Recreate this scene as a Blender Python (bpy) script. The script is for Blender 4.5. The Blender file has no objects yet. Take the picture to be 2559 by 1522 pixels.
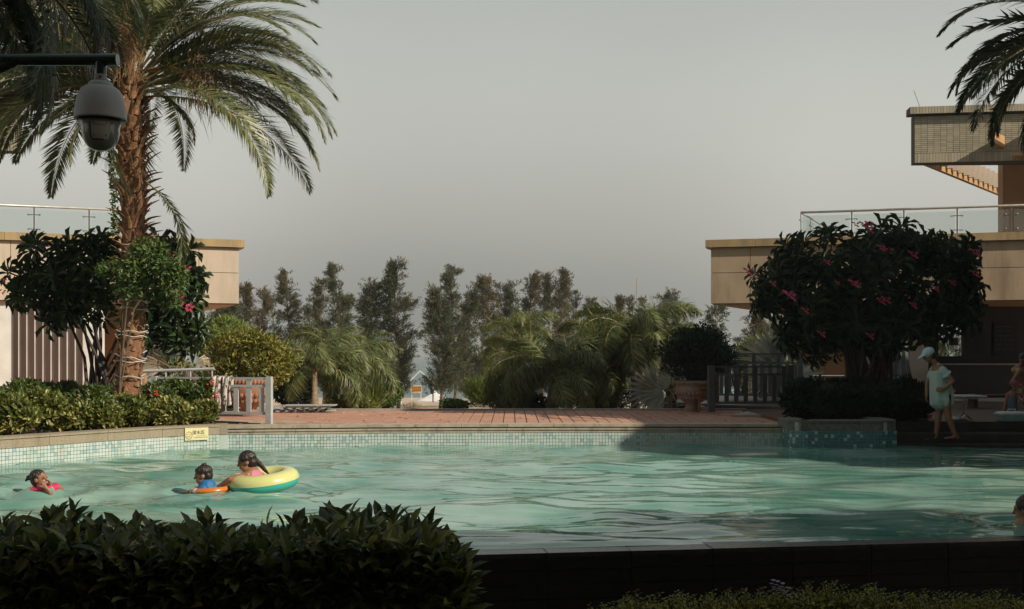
import bpy, math, random
import numpy as np
from mathutils import Vector, Matrix, noise
R = math.radians
rng = np.random.default_rng(7)
random.seed(7)
scn = bpy.context.scene
COL = scn.collection

# ------------------------------------------------------------------ camera
cd = bpy.data.cameras.new('camera'); cam = bpy.data.objects.new('camera', cd); COL.objects.link(cam)
cam.location = (0, 0, 1.5); cam.rotation_euler = (R(90), 0, 0)
cd.sensor_width = 36; cd.lens = 38; cd.shift_y = 127/2559
cd.clip_start = 0.05; cd.clip_end = 40000
scn.camera = cam
FD = 2495*38/36                                    # focal length in units of the 2495 px wide study picture
def at(x, y, Y): return np.array([(x-1247.5)*Y/FD, Y, 1.5-(y-866)*Y/FD])

# ------------------------------------------------------------------ sky, sun, exposure
SUN_EL, SUN_AZ = R(34), R(60)                      # behind the camera, to the right
S = Vector((math.sin(SUN_AZ)*math.cos(SUN_EL), -math.cos(SUN_AZ)*math.cos(SUN_EL), math.sin(SUN_EL)))
w = bpy.data.worlds.new('World'); scn.world = w; w.use_nodes = True
nt = w.node_tree; nt.nodes.clear()
N = nt.nodes.new; L = nt.links.new
out = N('ShaderNodeOutputWorld'); bg = N('ShaderNodeBackground'); bg.inputs['Strength'].default_value = 0.1
sky = N('ShaderNodeTexSky'); sky.sky_type = 'NISHITA'; sky.sun_disc = False
sky.sun_elevation = SUN_EL; sky.sun_rotation = math.atan2(S.x, S.y)
sky.air_density = 1.2; sky.dust_density = 5; sky.ozone_density = 1
hs = N('ShaderNodeHueSaturation'); hs.inputs['Saturation'].default_value = 0.35; hs.inputs['Value'].default_value = 0.75
L(sky.outputs[0], hs.inputs['Color'])
tc = N('ShaderNodeTexCoord'); sx = N('ShaderNodeSeparateXYZ'); L(tc.outputs['Generated'], sx.inputs[0])
ramp = N('ShaderNodeValToRGB'); cr = ramp.color_ramp; cr.interpolation = 'B_SPLINE'
L(sx.outputs['Z'], ramp.inputs[0])
stops = [(0.0, (2.75, 2.75, 2.62)), (0.05, (2.95, 2.93, 2.72)), (0.11, (4.0, 3.97, 3.62)), (0.19, (5.35, 5.36, 4.87)), (0.33, (5.2, 5.5, 5.05)), (0.62, (1.9, 2.2, 2.4))]
cr.elements[0].position = 0; cr.elements[1].position = 1
for i in range(4): cr.elements.new(0.5)
for e, (p_, c_) in zip(cr.elements, stops): pass
for i, (p_, c_) in enumerate(stops):
    cr.elements[i].position = p_; cr.elements[i].color = (*[v/6 for v in c_], 1)
sc6 = N('ShaderNodeVectorMath'); sc6.operation = 'SCALE'; sc6.inputs['Scale'].default_value = 6
L(ramp.outputs[0], sc6.inputs[0])
# uneven smoke: the haze bank is thicker over the sea, low and soft
nz = N('ShaderNodeTexNoise'); nz.inputs['Scale'].default_value = 1.6; nz.inputs['Detail'].default_value = 2
mp = N('ShaderNodeMapping'); mp.inputs['Scale'].default_value = (1, 1, 2.5); mp.inputs['Location'].default_value = (0.35, 0.2, 0.1)
L(tc.outputs['Generated'], mp.inputs[0]); L(mp.outputs[0], nz.inputs['Vector'])
mr = N('ShaderNodeMapRange'); mr.inputs['From Min'].default_value = 0.3; mr.inputs['From Max'].default_value = 0.7
mr.inputs['To Min'].default_value = 0.94; mr.inputs['To Max'].default_value = 1.06; L(nz.outputs[0], mr.inputs[0])
sc7 = N('ShaderNodeVectorMath'); sc7.operation = 'SCALE'; L(sc6.outputs[0], sc7.inputs[0]); L(mr.outputs[0], sc7.inputs['Scale'])
# azimuth of the view ray: the bank thins out to both sides
bk1 = N('ShaderNodeMath'); bk1.operation = 'MULTIPLY'; L(sx.outputs['X'], bk1.inputs[0]); L(sx.outputs['X'], bk1.inputs[1])
bk2 = N('ShaderNodeMapRange'); bk2.interpolation_type = 'SMOOTHSTEP'; bk2.inputs['From Min'].default_value = 0.0; bk2.inputs['From Max'].default_value = 0.08
bk2.inputs['To Min'].default_value = 0.0; bk2.inputs['To Max'].default_value = 0.34; L(bk1.outputs[0], bk2.inputs['Value'])
bk3 = N('ShaderNodeMapRange'); bk3.interpolation_type = 'SMOOTHSTEP'; bk3.inputs['From Min'].default_value = 0.02; bk3.inputs['From Max'].default_value = 0.36
bk3.inputs['To Min'].default_value = 1.0; bk3.inputs['To Max'].default_value = 0.0; L(sx.outputs['Z'], bk3.inputs['Value'])
bk4 = N('ShaderNodeMath'); bk4.operation = 'MULTIPLY_ADD'; bk4.inputs[2].default_value = 1.0; L(bk2.outputs[0], bk4.inputs[0]); L(bk3.outputs[0], bk4.inputs[1])
sc8 = N('ShaderNodeVectorMath'); sc8.operation = 'SCALE'; L(sc7.outputs[0], sc8.inputs[0]); L(bk4.outputs[0], sc8.inputs['Scale']); sc7 = sc8
mx = N('ShaderNodeMix'); mx.data_type = 'RGBA'; mx.inputs['Factor'].default_value = 0.86
L(hs.outputs[0], mx.inputs['A']); L(sc7.outputs[0], mx.inputs['B'])
L(mx.outputs['Result'], bg.inputs['Color']); L(bg.outputs[0], out.inputs[0])

sl = bpy.data.lights.new('sun', 'SUN'); so = bpy.data.objects.new('sun', sl); COL.objects.link(so)
sl.energy = 4.4; sl.angle = R(0.6); sl.color = (1.0, 0.91, 0.76)
so.rotation_euler = S.to_track_quat('Z', 'Y').to_euler()
scn.view_settings.view_transform = 'Standard'; scn.view_settings.look = 'None'
scn.view_settings.exposure = 0.07; scn.view_settings.gamma = 1; scn.view_settings.use_curve_mapping = False

# ------------------------------------------------------------------ materials
def nodes(name):
    m = bpy.data.materials.new(name); m.use_nodes = True
    t = m.node_tree; return m, t, t.nodes['Principled BSDF'], t.nodes.new, t.links.new
def mat(name, c1, c2=None, scale=3.0, rough=0.7, bump=0.0, bscale=None, metal=0.0, spec=0.5, tone=False, detail=5, stretch=(1,1,1), coat=0, lo=.35, hi=.65, bdist=.02, stain=None):
    m, t, b, N, L = nodes(name)
    b.inputs['Roughness'].default_value = rough; b.inputs['Metallic'].default_value = metal
    b.inputs['Specular IOR Level'].default_value = spec; b.inputs['Coat Weight'].default_value = coat
    c2 = c2 or tuple(v*0.75 for v in c1)
    co = N('ShaderNodeTexCoord'); mp = N('ShaderNodeMapping'); mp.inputs['Scale'].default_value = stretch
    L(co.outputs['Object'], mp.inputs[0])
    n = N('ShaderNodeTexNoise'); n.inputs['Scale'].default_value = scale; n.inputs['Detail'].default_value = detail
    L(mp.outputs[0], n.inputs['Vector'])
    r = N('ShaderNodeMapRange'); r.inputs['From Min'].default_value = lo; r.inputs['From Max'].default_value = hi; L(n.outputs[0], r.inputs[0])
    x = N('ShaderNodeMix'); x.data_type = 'RGBA'; x.inputs['A'].default_value = (*c1, 1); x.inputs['B'].default_value = (*c2, 1)
    if tone:
        a = N('ShaderNodeAttribute'); a.attribute_name = 'tone'
        ad = N('ShaderNodeMath'); ad.operation = 'MULTIPLY_ADD'; ad.inputs[1].default_value = 0.35
        L(r.outputs[0], ad.inputs[0]); L(a.outputs['Fac'], ad.inputs[2])
        sb = N('ShaderNodeMath'); sb.operation = 'SUBTRACT'; sb.inputs[1].default_value = 0.17; sb.use_clamp = True; L(ad.outputs[0], sb.inputs[0])
        L(sb.outputs[0], x.inputs['Factor'])
    else: L(r.outputs[0], x.inputs['Factor'])
    if stain:      # weather streaks: tall, narrow, uneven
        m3 = N('ShaderNodeMapping'); m3.inputs['Scale'].default_value = (stain[1], stain[1], stain[1]*.16); L(co.outputs['Object'], m3.inputs[0])
        n3 = N('ShaderNodeTexNoise'); n3.inputs['Scale'].default_value = 1.0; n3.inputs['Detail'].default_value = 6; n3.inputs['Roughness'].default_value = .65; L(m3.outputs[0], n3.inputs['Vector'])
        r3 = N('ShaderNodeMapRange'); r3.inputs['From Min'].default_value = .52; r3.inputs['From Max'].default_value = .78; r3.inputs['To Max'].default_value = stain[2]; L(n3.outputs[0], r3.inputs[0])
        x3 = N('ShaderNodeMix'); x3.data_type = 'RGBA'; L(r3.outputs[0], x3.inputs['Factor']); L(x.outputs['Result'], x3.inputs['A']); x3.inputs['B'].default_value = (*stain[0], 1); x = x3
    L(x.outputs['Result'], b.inputs['Base Color'])
    if bump:
        n2 = N('ShaderNodeTexNoise'); n2.inputs['Scale'].default_value = bscale or scale*8; n2.inputs['Detail'].default_value = 4
        L(mp.outputs[0], n2.inputs['Vector'])
        bp = N('ShaderNodeBump'); bp.inputs['Strength'].default_value = bump; bp.inputs['Distance'].default_value = bdist
        L(n2.outputs[0], bp.inputs['Height']); L(bp.outputs[0], b.inputs['Normal'])
    return m
def leafmat(name, c1, c2, c3=None, rough=0.45, trans=0.25, tcol=None, spec=0.5):
    """leaf: colour runs along each leaf's own tone; some light passes through"""
    m, t, b, N, L = nodes(name)
    a = N('ShaderNodeAttribute'); a.attribute_name = 'tone'
    rp = N('ShaderNodeValToRGB'); e = rp.color_ramp.elements
    e[0].color = (*c1, 1); e[1].color = (*(c3 or c2), 1); e[0].position = 0.1; e[1].position = 0.95
    if c3: k = e.new(0.6); k.color = (*c2, 1)
    L(a.outputs['Fac'], rp.inputs[0]); L(rp.outputs[0], b.inputs['Base Color'])
    b.inputs['Roughness'].default_value = rough; b.inputs['Specular IOR Level'].default_value = spec
    tr = N('ShaderNodeBsdfTranslucent'); ms = N('ShaderNodeMixShader'); ms.inputs[0].default_value = trans
    hv = N('ShaderNodeHueSaturation'); hv.inputs['Value'].default_value = 1.5; hv.inputs['Hue'].default_value = 0.48; L(rp.outputs[0], hv.inputs['Color']); L(hv.outputs[0], tr.inputs[0])
    L(b.outputs[0], ms.inputs[1]); L(tr.outputs[0], ms.inputs[2]); L(ms.outputs[0], t.nodes['Material Output'].inputs[0])
    return m
def glass(name, tint, rough=0.02, alpha=0.12):
    m, t, b, N, L = nodes(name)
    b.inputs['Base Color'].default_value = (*tint, 1); b.inputs['Roughness'].default_value = rough
    tr = N('ShaderNodeBsdfTransparent'); tr.inputs[0].default_value = (.93, .96, .95, 1); ms = N('ShaderNodeMixShader'); ms.inputs[0].default_value = alpha
    L(tr.outputs[0], ms.inputs[1]); L(b.outputs[0], ms.inputs[2]); L(ms.outputs[0], t.nodes['Material Output'].inputs[0])
    return m

# ------------------------------------------------------------------ mesh building
def unit(v):
    v = np.asarray(v, float); n = np.linalg.norm(v, axis=-1, keepdims=True); return v/np.maximum(n, 1e-9)
class M:
    """collects vertex and face blocks and links them as ONE mesh object"""
    def __init__(s): s.V = []; s.T = []; s.F = []; s.n = 0
    def add(s, V, Fs, tone=0.5, mi=0):
        V = np.asarray(V, float).reshape(-1, 3); k = len(V)
        s.V.append(V); s.T.append(np.broadcast_to(np.asarray(tone, float), (k,)).copy())
        for F in (Fs if isinstance(Fs, list) else [Fs]):
            F = np.asarray(F, int)
            if F.ndim == 1: F = F[None]
            if len(F): s.F.append((F + s.n, mi))
        s.n += k; return s
    def mesh(s, name, mats, smooth=False, origin=None):
        V = np.concatenate(s.V)
        if origin is not None: V = V - np.asarray(origin, float)
        T = np.concatenate(s.T)
        me = bpy.data.meshes.new(name); me.vertices.add(len(V)); me.vertices.foreach_set('co', V.astype(np.float32).ravel())
        sizes = np.concatenate([np.full(len(F), F.shape[1]) for F, _ in s.F]); idx = np.concatenate([F.ravel() for F, _ in s.F])
        mi = np.concatenate([np.full(len(F), m) for F, m in s.F])
        me.loops.add(len(idx)); me.loops.foreach_set('vertex_index', idx.astype(np.int32))
        me.polygons.add(len(sizes)); me.polygons.foreach_set('loop_start', np.concatenate([[0], np.cumsum(sizes)[:-1]]).astype(np.int32))
        me.polygons.foreach_set('material_index', mi.astype(np.int32))
        me.polygons.foreach_set('use_smooth', np.full(len(sizes), bool(smooth)))
        a = me.attributes.new('tone', 'FLOAT', 'POINT'); a.data.foreach_set('value', T.astype(np.float32))
        me.update(calc_edges=True)
        for x in (mats if isinstance(mats, (list, tuple)) else [mats]): me.materials.append(x)
        return me
    def build(s, name, mats, parent=None, smooth=False, local=False, origin=None, **kw):
        """world-space geometry unless local; a child's mesh is stored about its parent's origin"""
        if parent is not None and not local: origin = ORG[parent.name]
        me = s.mesh(name, mats, smooth, origin)
        o = bpy.data.objects.new(name, me); COL.objects.link(o)
        if parent is not None: o.parent = parent; ORG[o.name] = ORG.get(parent.name, (0,0,0))
        else:
            ORG[o.name] = origin if origin is not None else (0,0,0)
            if origin is not None: o.location = origin
        if kw: tag(o, **kw)
        return o
    # primitives
    def box(s, c, d, rz=0, tone=.5, mi=0, ax=None):
        """box centred c, full size d; ax = 3x3 axes (rows) or rotation about z"""
        q = np.array([[x, y, z] for x in (-.5,.5) for y in (-.5,.5) for z in (-.5,.5)])*np.asarray(d, float)
        if ax is not None: q = q @ np.asarray(ax, float)
        elif rz: cs, sn = math.cos(rz), math.sin(rz); q = q @ np.array([[cs, sn, 0], [-sn, cs, 0], [0, 0, 1]])
        return s.add(q + np.asarray(c, float), [[0,1,3,2],[4,6,7,5],[0,4,5,1],[2,3,7,6],[0,2,6,4],[1,5,7,3]], tone, mi)
    def bar(s, a, b, w, h, tone=.5, mi=0, up=(0,0,1)):
        """square bar from a to b: w wide (sideways), h high (along up)"""
        a, b = np.asarray(a, float), np.asarray(b, float); d = unit(b-a); u = np.asarray(up, float)
        sd = unit(np.cross(u, d)); u2 = np.cross(d, sd)
        return s.box((a+b)/2, (np.linalg.norm(b-a), w, h), tone=tone, mi=mi, ax=np.array([d, sd, u2]))
    def tube(s, P, r, n=8, tone=.5, mi=0, caps=True, flat=1.0):
        P = np.asarray(P, float); k = len(P); r = np.broadcast_to(np.asarray(r, float), (k,))
        T = unit(np.gradient(P, axis=0)); a = np.array([0,0,1.]) if abs(T[0][2]) < .9 else np.array([1.,0,0])
        U = []; u = unit(np.cross(T[0], a))
        for t in T: u = unit(u - t*np.dot(u, t)); U.append(u)
        U = np.array(U); W = np.cross(T, U); th = np.arange(n)*2*math.pi/n
        V = P[:,None] + r[:,None,None]*(np.cos(th)[None,:,None]*U[:,None] + flat*np.sin(th)[None,:,None]*W[:,None])
        i = np.arange(k-1)[:,None]*n + np.arange(n)[None]; j = np.arange(k-1)[:,None]*n + (np.arange(n)[None]+1) % n
        F = np.stack([i, j, j+n, i+n], -1).reshape(-1, 4); Fs = [F]
        if caps: Fs += [np.arange(n)[::-1][None], (np.arange(n)+(k-1)*n)[None]]
        tn = np.repeat(np.broadcast_to(np.asarray(tone, float), (k,)), n)
        return s.add(V, Fs, tn, mi)
    def ell(s, c, r, n=12, m=8, ax=None, tone=.5, mi=0):
        ph = np.linspace(0, math.pi, m+1)[1:-1]; th = np.arange(n)*2*math.pi/n
        V = np.stack([np.sin(ph)[:,None]*np.cos(th), np.sin(ph)[:,None]*np.sin(th), np.broadcast_to(np.cos(ph)[:,None], (m-1, n))], -1).reshape(-1, 3)
        V = np.concatenate([V, [[0,0,1],[0,0,-1]]])*np.asarray(r, float)
        if ax is not None: V = V @ np.asarray(ax, float)
        i = np.arange(m-2)[:,None]*n + np.arange(n); j = np.arange(m-2)[:,None]*n + (np.arange(n)+1) % n
        F = np.stack([i, i+n, j+n, j], -1).reshape(-1, 4); t = (m-1)*n; a = np.arange(n); b = (a+1) % n
        return s.add(V + np.asarray(c, float), [F, np.stack([np.full(n, t), a, b], -1), np.stack([np.full(n, t+1), b+(m-2)*n, a+(m-2)*n], -1)], tone, mi)
    def lathe(s, prof, c=(0,0,0), n=24, tone=.5, mi=0, flute=0, a0=0, a1=2*math.pi):
        prof = np.asarray(prof, float); k = len(prof); full = abs(a1-a0-2*math.pi) < 1e-6
        th = a0 + np.arange(n)*(a1-a0)/(n if full else n-1); rr = prof[:,0][:,None]*(1+flute*np.cos(th*n/2)[None])
        V = np.stack([rr*np.cos(th), rr*np.sin(th), np.broadcast_to(prof[:,1][:,None], (k, n))], -1).reshape(-1, 3) + np.asarray(c, float)
        q = np.arange(n if full else n-1); i = np.arange(k-1)[:,None]*n + q; j = np.arange(k-1)[:,None]*n + (q+1) % n
        return s.add(V, np.stack([i, j, j+n, i+n], -1).reshape(-1, 4), tone, mi)
    def prism(s, poly, z0, z1, tone=.5, mi=0):
        p = np.asarray(poly, float); k = len(p); lo = np.c_[p, np.full(k, z0)]; hi = np.c_[p, np.full(k, z1)]
        i = np.arange(k); j = (i+1) % k
        return s.add(np.r_[lo, hi], [np.stack([i, j, j+k, i+k], -1), i[::-1][None], (i+k)[None]], tone, mi)
    def sheet(s, A, B, C, D, nu=1, nv=1, tone=.5, mi=0):
        u = np.linspace(0,1,nu+1); v = np.linspace(0,1,nv+1); A, B, C, D = [np.asarray(q, float) for q in (A, B, C, D)]
        P = (1-v)[:,None,None]*((1-u)[None,:,None]*A + u[None,:,None]*B) + v[:,None,None]*((1-u)[None,:,None]*D + u[None,:,None]*C)
        return s.grid(P, tone, mi)
    def grid(s, P, tone=.5, mi=0):
        P = np.asarray(P, float); a, b = P.shape[:2]; i = np.arange(a-1)[:,None]*b + np.arange(b-1)
        return s.add(P.reshape(-1, 3), np.stack([i, i+1, i+b+1, i+b], -1).reshape(-1, 4), tone, mi)
    # leaves
    def leaves(s, P, Dr, U, ln, wd, kind='leaf', tone=None, mi=0, curl=.12):
        P = np.asarray(P, float).reshape(-1, 3); n = max(len(P), len(np.atleast_2d(Dr))); P = np.broadcast_to(P, (n,3)); Dr = unit(np.broadcast_to(Dr, (n,3))); U = np.broadcast_to(U, (n,3))
        Sd = unit(np.cross(U, Dr)); Up = np.cross(Dr, Sd)
        if kind == 'leaf':
            T = np.array([[0,0,0],[.5,0,0],[1,0,-curl],[.22,.4,.08],[.68,.42,.04],[.22,-.4,.08],[.68,-.42,.04]])
            Fq = [[[0,1,4,3],[0,5,6,1]], [[1,2,4],[1,6,2]]]
        elif kind == 'oval':
            T = np.array([[0,0,0],[.38,0,0],[.72,0,-.3*curl],[1,0,-curl],[.16,.26,.04],[.42,.47,.07],[.74,.36,.02],[.16,-.26,.04],[.42,-.47,.07],[.74,-.36,.02]])
            Fq = [[[0,1,5,4],[1,2,6,5],[0,7,8,1],[1,8,9,2]], [[2,3,6],[2,9,3]]]
        elif kind == 'round':
            T = np.array([[0,0,0],[.5,0,0],[1,0,-curl],[.3,.35,.08],[.8,.46,.04],[.3,-.35,.08],[.8,-.46,.04]])
            Fq = [[[0,1,4,3],[0,5,6,1]], [[1,2,4],[1,6,2]]]
        elif kind == 'blade':
            T = np.array([[0,0,0],[.35,.5,.05],[1,0,-curl],[.35,-.5,.05]]); Fq = [[[0,3,2,1]]]
        elif kind == 'diamond':
            T = np.array([[0,0,0],[.5,.5,0],[1,0,-curl],[.5,-.5,0]]); Fq = [[[0,3,2,1]]]
        ln = np.broadcast_to(ln, (n,)); wd = np.broadcast_to(wd, (n,))
        V = P[:,None] + (T[None,:,0:1]*ln[:,None,None])*Dr[:,None] + (T[None,:,1:2]*wd[:,None,None])*Sd[:,None] + (T[None,:,2:3]*ln[:,None,None])*Up[:,None]
        k = len(T); off = np.arange(n)[:,None,None]*k
        Fs = [(np.array(f)[None] + off).reshape(-1, len(f[0])) for f in Fq]
        tn = rng.random(n) if tone is None else np.broadcast_to(tone, (n,))
        return s.add(V.reshape(-1, 3), Fs, np.repeat(tn, k), mi)
ORG = {}
def tag(o, label=None, cat=None, group=None, kind=None):
    if label: o['label'] = label
    if cat: o['category'] = cat
    if group: o['group'] = group
    if kind: o['kind'] = kind
    return o
def thing(name, loc, label, cat, group=None, rz=0):
    o = bpy.data.objects.new(name, None); o.empty_display_size = .1; COL.objects.link(o); o.location = loc; o.rotation_euler = (0,0,rz)
    ORG[o.name] = np.asarray(loc, float); return tag(o, label, cat, group)
def put(name, me, parent, loc=(0,0,0), rot=None, sc=1, matrix=None):
    """one more object on a shared mesh, in the parent's own coordinates"""
    o = bpy.data.objects.new(name, me); COL.objects.link(o); o.parent = parent
    if matrix is not None: o.matrix_local = matrix
    else:
        o.location = loc; o.scale = (sc,)*3 if np.isscalar(sc) else sc
        if rot is not None: o.rotation_euler = rot
    return o
def struct(o): o['kind'] = 'structure'; return o
def rdir(n):
    v = rng.normal(size=(n,3)); return unit(v)
def frame(d, roll=0, up=(0,0,1)):
    """4x4 rotation taking +X to d"""
    d = Vector(d).normalized(); u = Vector(up)
    if abs(d.dot(u)) > .98: u = Vector((0,1,0))
    y = u.cross(d).normalized(); z = d.cross(y)
    m = Matrix((d, y, z)).transposed().to_4x4()
    return m @ Matrix.Rotation(roll, 4, 'X')
# ------------------------------------------------------------------ material list
MT = {}
MT['stone'] = mat('pale_granite', (.48,.40,.30), (.36,.30,.23), 5, .75, .25, 90, stain=((.17,.14,.09), 6, .9))
MT['coping'] = mat('rough_granite', (.40,.33,.23), (.27,.225,.16), 60, .85, .4, 140, lo=.3, hi=.7, stain=((.17,.14,.09), 4, .7))
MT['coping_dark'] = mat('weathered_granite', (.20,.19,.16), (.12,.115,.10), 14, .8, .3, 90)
MT['panel'] = mat('cream_stone_panel', (.60,.485,.37), (.54,.43,.325), 1.3, .55, .05, 20, stain=((.36,.29,.21), 2.2, .8))
MT['panel_old'] = mat('stained_stone_panel', (.50,.37,.24), (.36,.26,.17), 1.1, .6, .05, 20, stretch=(1,1,.6), stain=((.17,.11,.065), 1.8, .9))
MT['coping_ochre'] = mat('ochre_coping', (.47,.32,.15), (.33,.24,.13), 3, .7, .1, 40, stretch=(1,1,.3), stain=((.14,.12,.08), 5, .9))
MT['plaster'] = mat('white_plaster', (.72,.68,.62), (.6,.57,.52), 2, .8, .05)
MT['slat'] = mat('brown_timber_slat', (.075,.035,.025), (.05,.024,.018), 3, .6, .1, 30, stretch=(1,1,.15))
MT['ochre_wall'] = mat('ochre_panel', (.42,.24,.11), (.34,.19,.09), 1.5, .65, .04)
MT['soffit'] = mat('soffit_paint', (.50,.29,.13), (.42,.24,.11), 1.2, .7, .03)
MT['facade_tile'] = mat('buff_facade_tile', (.44,.38,.27), (.33,.29,.21), 2, .35, .02, tone=True)
MT['grout'] = mat('dark_grout', (.10,.085,.065), None, 30, .9)
MT['grout_light'] = mat('pale_grout', (.42,.42,.37), (.33,.34,.30), 12, .9)
MT['dark'] = mat('dark_shopfront', (.014,.014,.013), (.01,.01,.01), 3, .35)
MT['steel'] = mat('brushed_steel', (.55,.55,.53), (.45,.45,.43), 8, .28, metal=.9)
MT['rail'] = mat('painted_rail', (.62,.60,.53), (.5,.48,.42), 6, .35, metal=.3)
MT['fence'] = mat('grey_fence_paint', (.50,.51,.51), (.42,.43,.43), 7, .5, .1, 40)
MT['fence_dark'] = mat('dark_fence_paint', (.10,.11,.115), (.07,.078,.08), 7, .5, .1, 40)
MT['glass'] = glass('railing_glass', (.5,.55,.55))
MT['joint'] = mat('paver_joint', (.20,.13,.10), None, 30, .9)
MT['brick'] = mat('red_paver', (.54,.30,.205), (.43,.225,.155), 4, .8, .25, 60, tone=True, stain=((.24,.15,.11), 1.2, .5))
MT['tile'] = mat('pool_tile', (.58,.63,.59), (.49,.58,.55), 3, .22, .02, tone=True, stain=((.40,.40,.27), 3.5, .7))
MT['tile_teal'] = mat('teal_pool_tile', (.30,.44,.42), (.40,.52,.50), 3, .22, .02, tone=True)
MT['tile_teal_shade'] = mat('shaded_teal_pool_tile', (.07,.22,.22), (.13,.30,.29), 3, .22, .02, tone=True)  # teal tile darkened: the right planter's shade is put into the colour
MT['walltile'] = mat('black_slate_tile', (.014,.014,.0135), (.009,.009,.0095), 6, .42, .25, 60)
MT['lit_joint'] = mat('slate_joint_lit', (.10,.10,.09), (.02,.02,.02), 2.5, .7, stretch=(1,1,6))  # pale joints: the light their lines catch is put into the colour
MT['rim'] = mat('wet_slate_rim', (.055,.05,.055), (.03,.03,.033), 8, .22, .2, 60)
MT['soil'] = mat('soil', (.17,.09,.05), (.08,.05,.03), 6, .95, .6, 30)
MT['sand'] = mat('beach_sand', (.56,.42,.30), (.47,.35,.25), .6, .95, .4, 6)
MT['green_pole'] = mat('dark_green_enamel', (.008,.035,.026), (.006,.026,.02), 6, .25, .05, coat=.4)
MT['cam_grey'] = mat('grey_camera_plastic', (.47,.47,.435), (.44,.44,.41), 4, .5)
MT['cam_neck'] = mat('camera_neck', (.45,.41,.41), None, 4, .5)
MT['cam_dark'] = mat('camera_dark_plastic', (.03,.03,.028), None, 4, .3)
MT['cam_glass'] = mat('smoked_dome', (.27,.30,.26), (.22,.245,.21), 3, .14, coat=.5)
MT['cam_lens'] = mat('camera_module', (.55,.56,.49), (.46,.47,.41), 5, .35)
MT['bark'] = mat('palm_bark', (.30,.15,.07), (.15,.07,.035), 9, .9, .8, 40, tone=True)
MT['boot'] = mat('palm_leaf_base', (.36,.185,.085), (.17,.075,.04), 12, .85, .6, 60, stretch=(1,1,.4))
MT['bark_grey'] = mat('grey_bark', (.20,.15,.10), (.11,.08,.055), 14, .9, .6, 50, stretch=(1,1,.3))
MT['bark_pale'] = mat('smooth_pale_bark', (.34,.25,.16), (.22,.16,.10), 10, .8, .4, 30, stretch=(.4,.4,3))
MT['bark_plum'] = mat('plumeria_bark', (.075,.052,.044), (.045,.032,.027), 10, .8, .4, 30)
MT['bark_dark'] = mat('dark_bark', (.045,.035,.028), (.03,.024,.02), 10, .9, .4, 30)
MT['cord'] = mat('white_cord', (.62,.56,.5), (.45,.4,.35), 20, .7)
MT['frond'] = leafmat('date_palm_leaf', (.06,.085,.032), (.15,.165,.06), (.33,.31,.14), .4, .16)
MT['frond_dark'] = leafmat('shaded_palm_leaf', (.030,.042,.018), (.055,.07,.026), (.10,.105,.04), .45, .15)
MT['rachis'] = mat('palm_rachis', (.33,.28,.12), (.24,.17,.07), 5, .6)
MT['dryfrond'] = leafmat('dry_palm_stalk', (.30,.14,.06), (.42,.24,.12), (.5,.34,.2), .7, .1)
MT['plumose'] = leafmat('feathery_palm_leaf', (.045,.075,.022), (.17,.20,.065), (.48,.42,.17), .42, .30)
MT['casu'] = leafmat('casuarina_needle', (.032,.046,.026), (.072,.085,.040), (.17,.145,.065), .7, .25)
MT['casu_brown'] = leafmat('rusty_casuarina_needle', (.045,.05,.026), (.11,.095,.042), (.21,.15,.07), .7, .25)
MT['bush'] = leafmat('yellow_green_leaf', (.07,.085,.012), (.20,.20,.024), (.40,.32,.05), .45, .25)
MT['bush_pale'] = leafmat('fresh_green_leaf', (.09,.14,.02), (.20,.26,.05), (.32,.34,.10), .5, .3)
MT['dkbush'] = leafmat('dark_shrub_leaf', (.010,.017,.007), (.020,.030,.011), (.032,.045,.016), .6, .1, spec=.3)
MT['plum'] = leafmat('plumeria_leaf', (.018,.038,.012), (.032,.062,.018), (.06,.11,.03), .36, .2)
MT['plum_dk'] = leafmat('dark_plumeria_leaf', (.018,.032,.014), (.032,.055,.020), (.06,.085,.03), .42, .15, spec=.4)
MT['vine'] = leafmat('climber_leaf', (.035,.07,.014), (.075,.125,.024), (.16,.21,.05), .45, .25)
MT['varieg'] = leafmat('variegated_leaf', (.055,.085,.015), (.16,.18,.035), (.55,.50,.17), .4, .25)
MT['redgreen'] = leafmat('deep_green_leaf', (.04,.07,.015), (.08,.12,.02), (.15,.17,.04), .4, .25)
MT['hedge'] = leafmat('glossy_hedge_leaf', (.035,.050,.012), (.10,.125,.028), (.27,.28,.075), .34, .25, spec=.5)
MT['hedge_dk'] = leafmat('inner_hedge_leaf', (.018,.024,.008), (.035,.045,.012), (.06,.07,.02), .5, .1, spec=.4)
MT['groundcover'] = leafmat('small_hedge_leaf', (.10,.12,.015), (.20,.225,.025), (.36,.36,.05), .45, .3)
MT['silver'] = leafmat('silver_fan_leaf', (.26,.29,.25), (.38,.41,.35), (.55,.52,.40), .5, .2)
MT['deadfan'] = leafmat('dead_fan_leaf', (.20,.16,.11), (.32,.26,.18), (.45,.38,.28), .8, .15)
MT['pink'] = leafmat('pink_petal', (.42,.02,.08), (.55,.05,.13), (.62,.16,.20), .7, .2)
MT['redfl'] = leafmat('red_petal', (.55,.05,.02), (.7,.10,.04), None, .6, .3)
MT['lilac'] = leafmat('lilac_petal', (.35,.25,.38), (.5,.4,.52), None, .6, .3)
MT['terracotta'] = mat('terracotta', (.36,.18,.105), (.25,.12,.07), 5, .8, .3, 30)
MT['terra_grey'] = mat('weathered_terracotta', (.30,.24,.20), (.23,.13,.09), 2.5, .85, .3, 30)
MT['orange_wood'] = mat('orange_stained_wood', (.42,.13,.025), (.30,.09,.02), 8, .5, .1, 20, stretch=(1,1,.2))
MT['white'] = mat('white_paint', (.75,.73,.70), (.66,.64,.61), 3, .5)
MT['signyellow'] = mat('yellow_sign', (.72,.52,.07), (.66,.46,.06), 3, .4)
MT['plaque'] = mat('pale_yellow_plaque', (.78,.71,.40), (.72,.65,.36), 4, .35)
MT['ink'] = mat('black_ink', (.04,.035,.02), None, 4, .5)
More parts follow.
